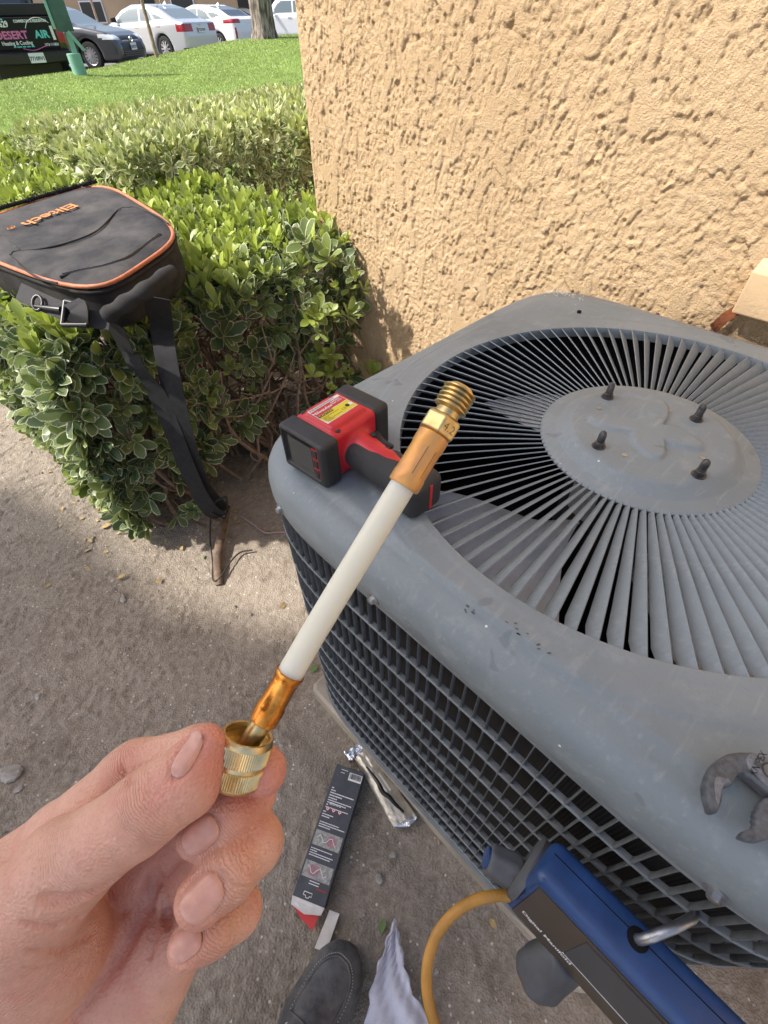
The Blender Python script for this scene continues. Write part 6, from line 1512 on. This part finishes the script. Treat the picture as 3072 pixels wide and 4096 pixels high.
plate(g, -2.49, .80, -1, '7ZXK540'); m = MB(); m.box((-2.46, 0, .93), (.02, .16, .035)); m.obj('badge', 'chrome', g, False); handle(g, -.28, .915, .88); handle(g, -1.32, .915, .90)
m = MB(); m.loft([[(-1.10, -.03, 1.44), (-1.10, .03, 1.44), (-.92, .03, 1.44), (-.92, -.03, 1.44)], [(-1.06, -.01, 1.53), (-1.06, .01, 1.53), (-1.0, .01, 1.50), (-1.0, -.01, 1.50)]]); m.obj('roof_fin', 'paint_silver', g, False)
# ---- white hatchback further back
vd = np.array([sin(radians(-10.2)), cos(radians(-10.2))]); rt = np.array([vd[1], -vd[0]]); hd3 = -rt*.78+vd*.62; re_ = vd*28.6
side3 = [(-2.25, .34), (-2.28, .66), (-2.22, 1.02), (-1.95, 1.10), (-.9, 1.02), (.9, .98), (1.5, .92), (2.05, .80), (2.28, .6), (2.30, .38), (2.2, .22), (-1.6, .18), (-2.18, .24)]
roof3 = [(-2.12, 1.02), (-1.5, 1.30), (-.75, 1.45), (-.1, 1.475), (.45, 1.36), (1.35, .92)]
win3 = [[(-1.05, 1.05), (-.82, 1.26), (-.5, 1.36), (-.40, 1.36), (-.40, 1.02)], [(-.34, 1.02), (-.34, 1.365), (-.05, 1.37), (.42, 1.25), (.90, .98)], [(-1.65, 1.12), (-1.12, 1.07), (-.92, 1.22), (-1.2, 1.24)]]
reg3 = [('windshield', 'dark_glass', lambda x, y, z, nx, ny, nz: (nx > .25) & (nz > .2) & (z > .99) & (z < 1.40) & (x > .3) & (np.abs(y) < .66)), ('rear_window', 'dark_glass', lambda x, y, z, nx, ny, nz: (nx < -.1) & (nz > .2) & (z > 1.10) & (z < 1.42) & (x < -.85) & (np.abs(y) < .60)),
        ('tail_light', 'tail_red', lambda x, y, z, nx, ny, nz: (x < -1.75) & (z > .92) & (z < 1.04) & (np.abs(y) > .40)), ('tail_light', 'tail_red', lambda x, y, z, nx, ny, nz: (x < -2.05) & (z > .48) & (z < .78) & (np.abs(y) > .70) & (np.abs(y) < .78))]
ce = re_+hd3*2.25; g = car('parked_hatchback', 'white hatchback half hidden behind the tree trunk', (ce[0], ce[1], LZ), hd3, side3, roof3, 1.76, 'paint_white', (1.35, -1.35), .32, win3, reg3, 1.0, spokes=9); handle(g, -.26, .87, .90); handle(g, -1.15, .87, .93)
m = MB(); m.loft([[(-1.00, -.03, 1.42), (-1.00, .03, 1.42), (-.80, .03, 1.44), (-.80, -.03, 1.44)], [(-.96, -.01, 1.52), (-.96, .01, 1.52), (-.90, .01, 1.50), (-.90, -.01, 1.50)]]); m.obj('roof_fin', 'paint_white', g, False)
# ---- pickups
sideP = [(-2.75, .55), (-2.78, .80), (-2.76, 1.14), (-1.0, 1.14), (.9, 1.14), (1.5, 1.10), (2.5, 1.02), (2.72, .86), (2.74, .52), (2.6, .36), (-1.6, .36), (-2.6, .44)]
roofP = [(-.98, 1.05), (-.92, 1.55), (-.75, 1.745), (.35, 1.745), (.72, 1.62), (1.35, 1.08)]
winP = [[(-.82, 1.20), (-.78, 1.58), (-.18, 1.60), (-.18, 1.20)], [(-.10, 1.20), (-.10, 1.60), (.36, 1.60), (.62, 1.50), (.92, 1.18)]]
regP = [('windshield', 'car_glass', lambda x, y, z, nx, ny, nz: (nx > .25) & (z > 1.17) & (z < 1.66) & (x > .4) & (np.abs(y) < .68)), ('rear_window', 'dark_glass', lambda x, y, z, nx, ny, nz: (nx < -.4) & (z > 1.22) & (z < 1.62) & (x > -1.2) & (np.abs(y) < .60))]
ce = azel(-6.2, LZ, 35.0); g = car('parked_pickup', 'white pickup side-on between the trunk and the building', ce, (-1, .12), sideP, roofP, 1.88, 'paint_white', (1.75, -1.70), .37, winP, regP, 1.12, cat_='pickup', tumble=.12, plan=.05); handle(g, .02, .94, 1.02); handle(g, -.72, .94, 1.02)
m = MB(); m.box((-1.88, 0, 1.142), (1.6, 1.5, .02)); m.obj('bed_cover', 'trim_black', g, False)
# near black work pickup, tailgate towards the lawn
vd = np.array([sin(radians(-27.3)), cos(radians(-27.3))]); rt = np.array([vd[1], -vd[0]]); hd4 = vd*.985-rt*.17; hd4 /= np.linalg.norm(hd4); tc_ = vd*16.6; ce = tc_+hd4*2.76
regB = [('rear_window', 'dark_glass', lambda x, y, z, nx, ny, nz: (nx < -.4) & (z > 1.22) & (z < 1.62) & (x > -1.2) & (np.abs(y) < .60)), ('windshield', 'car_glass', lambda x, y, z, nx, ny, nz: (nx > .25) & (z > 1.17) & (z < 1.66) & (x > .4) & (np.abs(y) < .68)),
        ('tail_light', 'tail_red', lambda x, y, z, nx, ny, nz: (x < -2.62) & (z > .72) & (z < 1.06) & (y < -.74)), ('tail_light', 'tail_red', lambda x, y, z, nx, ny, nz: (x < -2.62) & (z > .72) & (z < 1.06) & (y > .74))]
trk = car('work_pickup', 'black work pickup with pink and teal lettering on its tailgate', (ce[0], ce[1], LZ), hd4, sideP, roofP, 1.90, 'paint_black', (1.75, -1.70), .38, winP, regB, 1.12, cat_='pickup', tumble=.12, plan=.04, rr=.06)
mat('sign_pink', (.62, .16, .36), .5); mat('sign_teal', (.13, .58, .55), .5)
m = MB(); mat('tailgate_black', (.012, .012, .013), .55, spec=.25); m.box((-2.765, 0, .885), (.05, 1.46, .50)); tg_ = m.obj('tailgate', 'tailgate_black', trk, False, bevel=.02)
def TX(txt, size, y, z, mt, bold=.0, sq=1.0, al='CENTER'): obj('lettering', text_mesh(txt, size, lambda q: (-2.7935, y-q[0], z+q[1]), bold=bold, squeeze=sq, align=al), mt, tg_, False)
TX('DESERT', .165, .17, .865, 'sign_pink', .006, 1.12); TX('AIR', .165, -.43, .865, 'sign_teal', .006, 1.12); TX('0.385.5629', .13, .40, 1.035, 'print_white', .004, .85); TX('COMMERCIAL & RESIDENTIAL', .060, -.30, 1.075, 'print_white', .002, .82)
TX('Heating & Cooling', .085, .12, .745, 'print_white', .002, .95); fine_print(tg_, lambda a, b: (-2.7935, .22-a, b), 0, .42, [.678], .036, 'sign_teal', 31).matrix_parent_inverse.identity(); TX('LIC# 1116824', .058, -.56, .705, 'print_white', .002, .85); fine_print(tg_, lambda a, b: (-2.7935, .72-a, b), 0, .50, [1.098], .040, 'sign_teal', 32).matrix_parent_inverse.identity()
m = MB(); m.tube([(-2.794, .05-.09*k, .66-.035*sin(k*.75)) for k in range(7)], .008, 6); m.obj('swoosh', 'sign_pink', tg_, False)
m = MB(); m.tube([(-2.794, -.43+.30*cos(t), .865+.26*sin(t)) for t in np.linspace(.4, 2.4, 12)], .006, 6); m.obj('swoosh', 'print_white', tg_, False)
m = MB(); m.box((-2.80, -.66, .885), (.01, .055, .22)); m.obj('sticker', 'label_white', tg_, False)
m = MB(); m.loft([[(-2.74, -.92, .42), (-2.92, -.86, .44), (-2.92, -.86, .60), (-2.74, -.92, .62)], [(-2.76, -.3, .40), (-2.96, -.3, .42), (-2.96, -.3, .59), (-2.76, -.3, .62)], [(-2.76, .3, .40), (-2.96, .3, .42), (-2.96, .3, .59), (-2.76, .3, .62)], [(-2.74, .92, .42), (-2.92, .86, .44), (-2.92, .86, .60), (-2.74, .92, .62)]]); m.obj('rear_bumper', 'trim_black', trk, False, bevel=.02)
plate(trk, -2.972, .51, -1, '77109V1', y0=-.12, w=.31)
m = MB(); m.box((-1.7, 0, 1.24), (1.9, 1.55, .20)); m.obj('bed_toolbox', 'trim_black', trk, False, bevel=.03)
for sg in (-1, 1): m = MB(); m.box((-1.9, sg*.80, 1.44), (1.6, .05, .05)); m.box((-2.6, sg*.80, 1.29), (.05, .05, .30)); m.box((-1.2, sg*.80, 1.29), (.05, .05, .30)); m.obj('bed_rack', 'trim_black', trk, False)
m = MB(); m.tube([(-2.4, .62, 1.36), (-2.45, .50, 1.43), (-2.5, .30, 1.40), (-2.5, .18, 1.36)], .022, 8); m.obj('orange_strap', 'orange_piping', trk, False, sm=50)
# ---- two dark cars behind the row
for (az_, r_, hdg_, lab) in ((-17.8, 34.5, (-.9, .4), 'dark parked car behind the grey and silver sedans'), (-11.5, 39.0, (-.95, .3), 'dark parked car glimpsed over the white hatchback')):
    p = azel(az_, LZ, r_); car('parked_car', lab, p, hdg_, side2, roof2, 1.85, 'paint_black', (1.42, -1.40), .335, win2, reg2, 1.0, h=.05, spokes=8)
# ---- lot lines
for az_, r_ in ((-30.5, 22), (-25.5, 24.5)):
    p = azel(az_, LOT_Z+.016, r_); m = MB(); m.box(p, (5.0, .12, .002)); o = m.obj('parking_line', 'white_line', None); tag(o, kind='structure')
# ---- green folded-steel post
mat('post_green', (.055, .125, .105), .5, var=(3, .25), bump=(40, .15, .004)); mat('post_light', (.20, .42, .33), .5, var=(3, .15))
pb_ = azel(-24.15, 0, 14.6); pb_[2] = ground_z(pb_[0], pb_[1])-.05; post = empty('green_post', pb_); tag(post, 'green sheet-steel post standing at the lawn edge', 'post')
vd = np.array([sin(radians(-24.2)), cos(radians(-24.2)), 0]); rt3 = np.array([vd[1], -vd[0], 0]); R3 = np.stack([rt3, vd, np.array([0, 0, 1.])], 1)
m = MB(); m.lathe(pb_, (0, 0, 1), [(0, .130), (.36, .128), (.365, .122), (.365, .02)], 20); m.obj('lower_sleeve', 'post_light', post, sm=40)
m = MB(); m.box(pb_+np.array([0, 0, .75])+rt3*.04, (.10, .09, 1.5), R3); m.obj('edge_strip', 'post_light', post)
m = MB(); m.box(pb_+np.array([0, 0, 1.42])+rt3*.02, (.30, .20, 1.5), R3); m.obj('upper_box', 'post_green', post, bevel=.01)
m = MB(); m.box(pb_+np.array([0, 0, 1.36])-rt3*.16-vd*.08, (.05, .10, 1.3), R3); m.obj('side_flange', 'post_light', post, bevel=.005)
m = MB(); q = [rt3*.10, rt3*.22, rt3*.24, rt3*.14]; m.loft([[pb_+rt3*a+np.array([0, 0, b])-vd*c_ for a, b in ((.02, .66), (.07, .69), (.25, .42), (.20, .39))] for c_ in (.16, .13)]); m.obj('hinged_brace', 'post_light', post)
# ---- stakes
mat('stake_wood', (.30, .22, .16), .9, var=(12, .25))
for (az_, r_, h_, lean, lab) in ((-17.95, 17.6, 2.6, 0, 'bare wooden stake in front of the silver sedan'), (-21.6, 28.5, 3.0, 0, 'thin wooden stake behind the grey sedan'), (-16.6, 31.0, 3.2, .02, 'thin wooden stake behind the silver sedan roof')):
    p = azel(az_, 0, r_); p[2] = ground_z(p[0], p[1])-.05; m = MB(); m.tube([p, p+np.array([lean, 0, h_/2]), p+np.array([lean*2, 0, h_])], [.045, .043, .040], 10); o = m.obj('wooden_stake', 'stake_wood', None, sm=60); tag(o, lab, 'stake', 'wooden stakes')
leaf_material('far_green', (.06, .10, .03), (.12, .18, .05), (.24, .30, .09), None)
# ---- far building, door, hedge
far = empty('apartment_building', (-18, 47, LOT_Z)); tag(far, 'long low tan building beyond the parked cars', 'building')
m = MB(); m.box((-16, 52, LOT_Z+2.2), (60, 8, 4.6)); m.obj('wall', 'far_stucco', far)
m = MB(); m.box((-16, 51.8, LOT_Z+4.7), (61, 9.2, .35)); m.obj('roof', 'stake_wood', far)
for x_ in (-28, -21.5, -15.2, -8.5, -2):
    m = MB(); m.box((x_, 47.98, LOT_Z+1.05), (1.0, .08, 2.1)); dr = m.obj('door', 'trim_black', far); m = MB(); m.box((x_+.38, 47.90, LOT_Z+1.0), (.06, .06, .12)); m.obj('door_handle', 'chrome', dr)
    m = MB(); m.box((x_+2.4, 47.98, LOT_Z+1.6), (1.6, .06, 1.1)); w_ = m.obj('window', 'plate_white', far); m = MB(); m.box((x_+2.4, 47.94, LOT_Z+1.6), (1.45, .02, .95)); m.obj('pane', 'dark_glass', w_)
rgb_ = np.random.default_rng(9)
for (x_, y_, w_, lab) in ((-13.2, 41.0, 3.2, 'trimmed green shrub against the far building'), (-7.4, 42.5, 3.6, 'green shrub behind the white hatchback')):
    hd_ = empty('far_shrub', (x_, y_, LOT_Z)); tag(hd_, lab, 'shrub', 'shrubs by the far building'); n = 2600
    P = np.stack([x_+rgb_.uniform(-w_/2, w_/2, n), y_+rgb_.uniform(-.7, .7, n), LOT_Z+rgb_.uniform(.05, 1.35, n)], 1); ln = rgb_.uniform(.08, .16, n)
    me = leaf_mesh('crown', P, rgb_.normal(size=(n, 3)), rgb_.normal(size=(n, 3))+np.array([0, -.5, .8]), ln, ln, rgb_.random(n), rgb_.random(n)*.9, simple=True); tag(obj('crown', me, 'far_green', hd_), kind='stuff')
    m = MB(); m.tube([(x_, y_, LOT_Z-.05), (x_+.05, y_, LOT_Z+.8)], [.09, .05], 8); m.obj('trunk', 'bark', hd_)
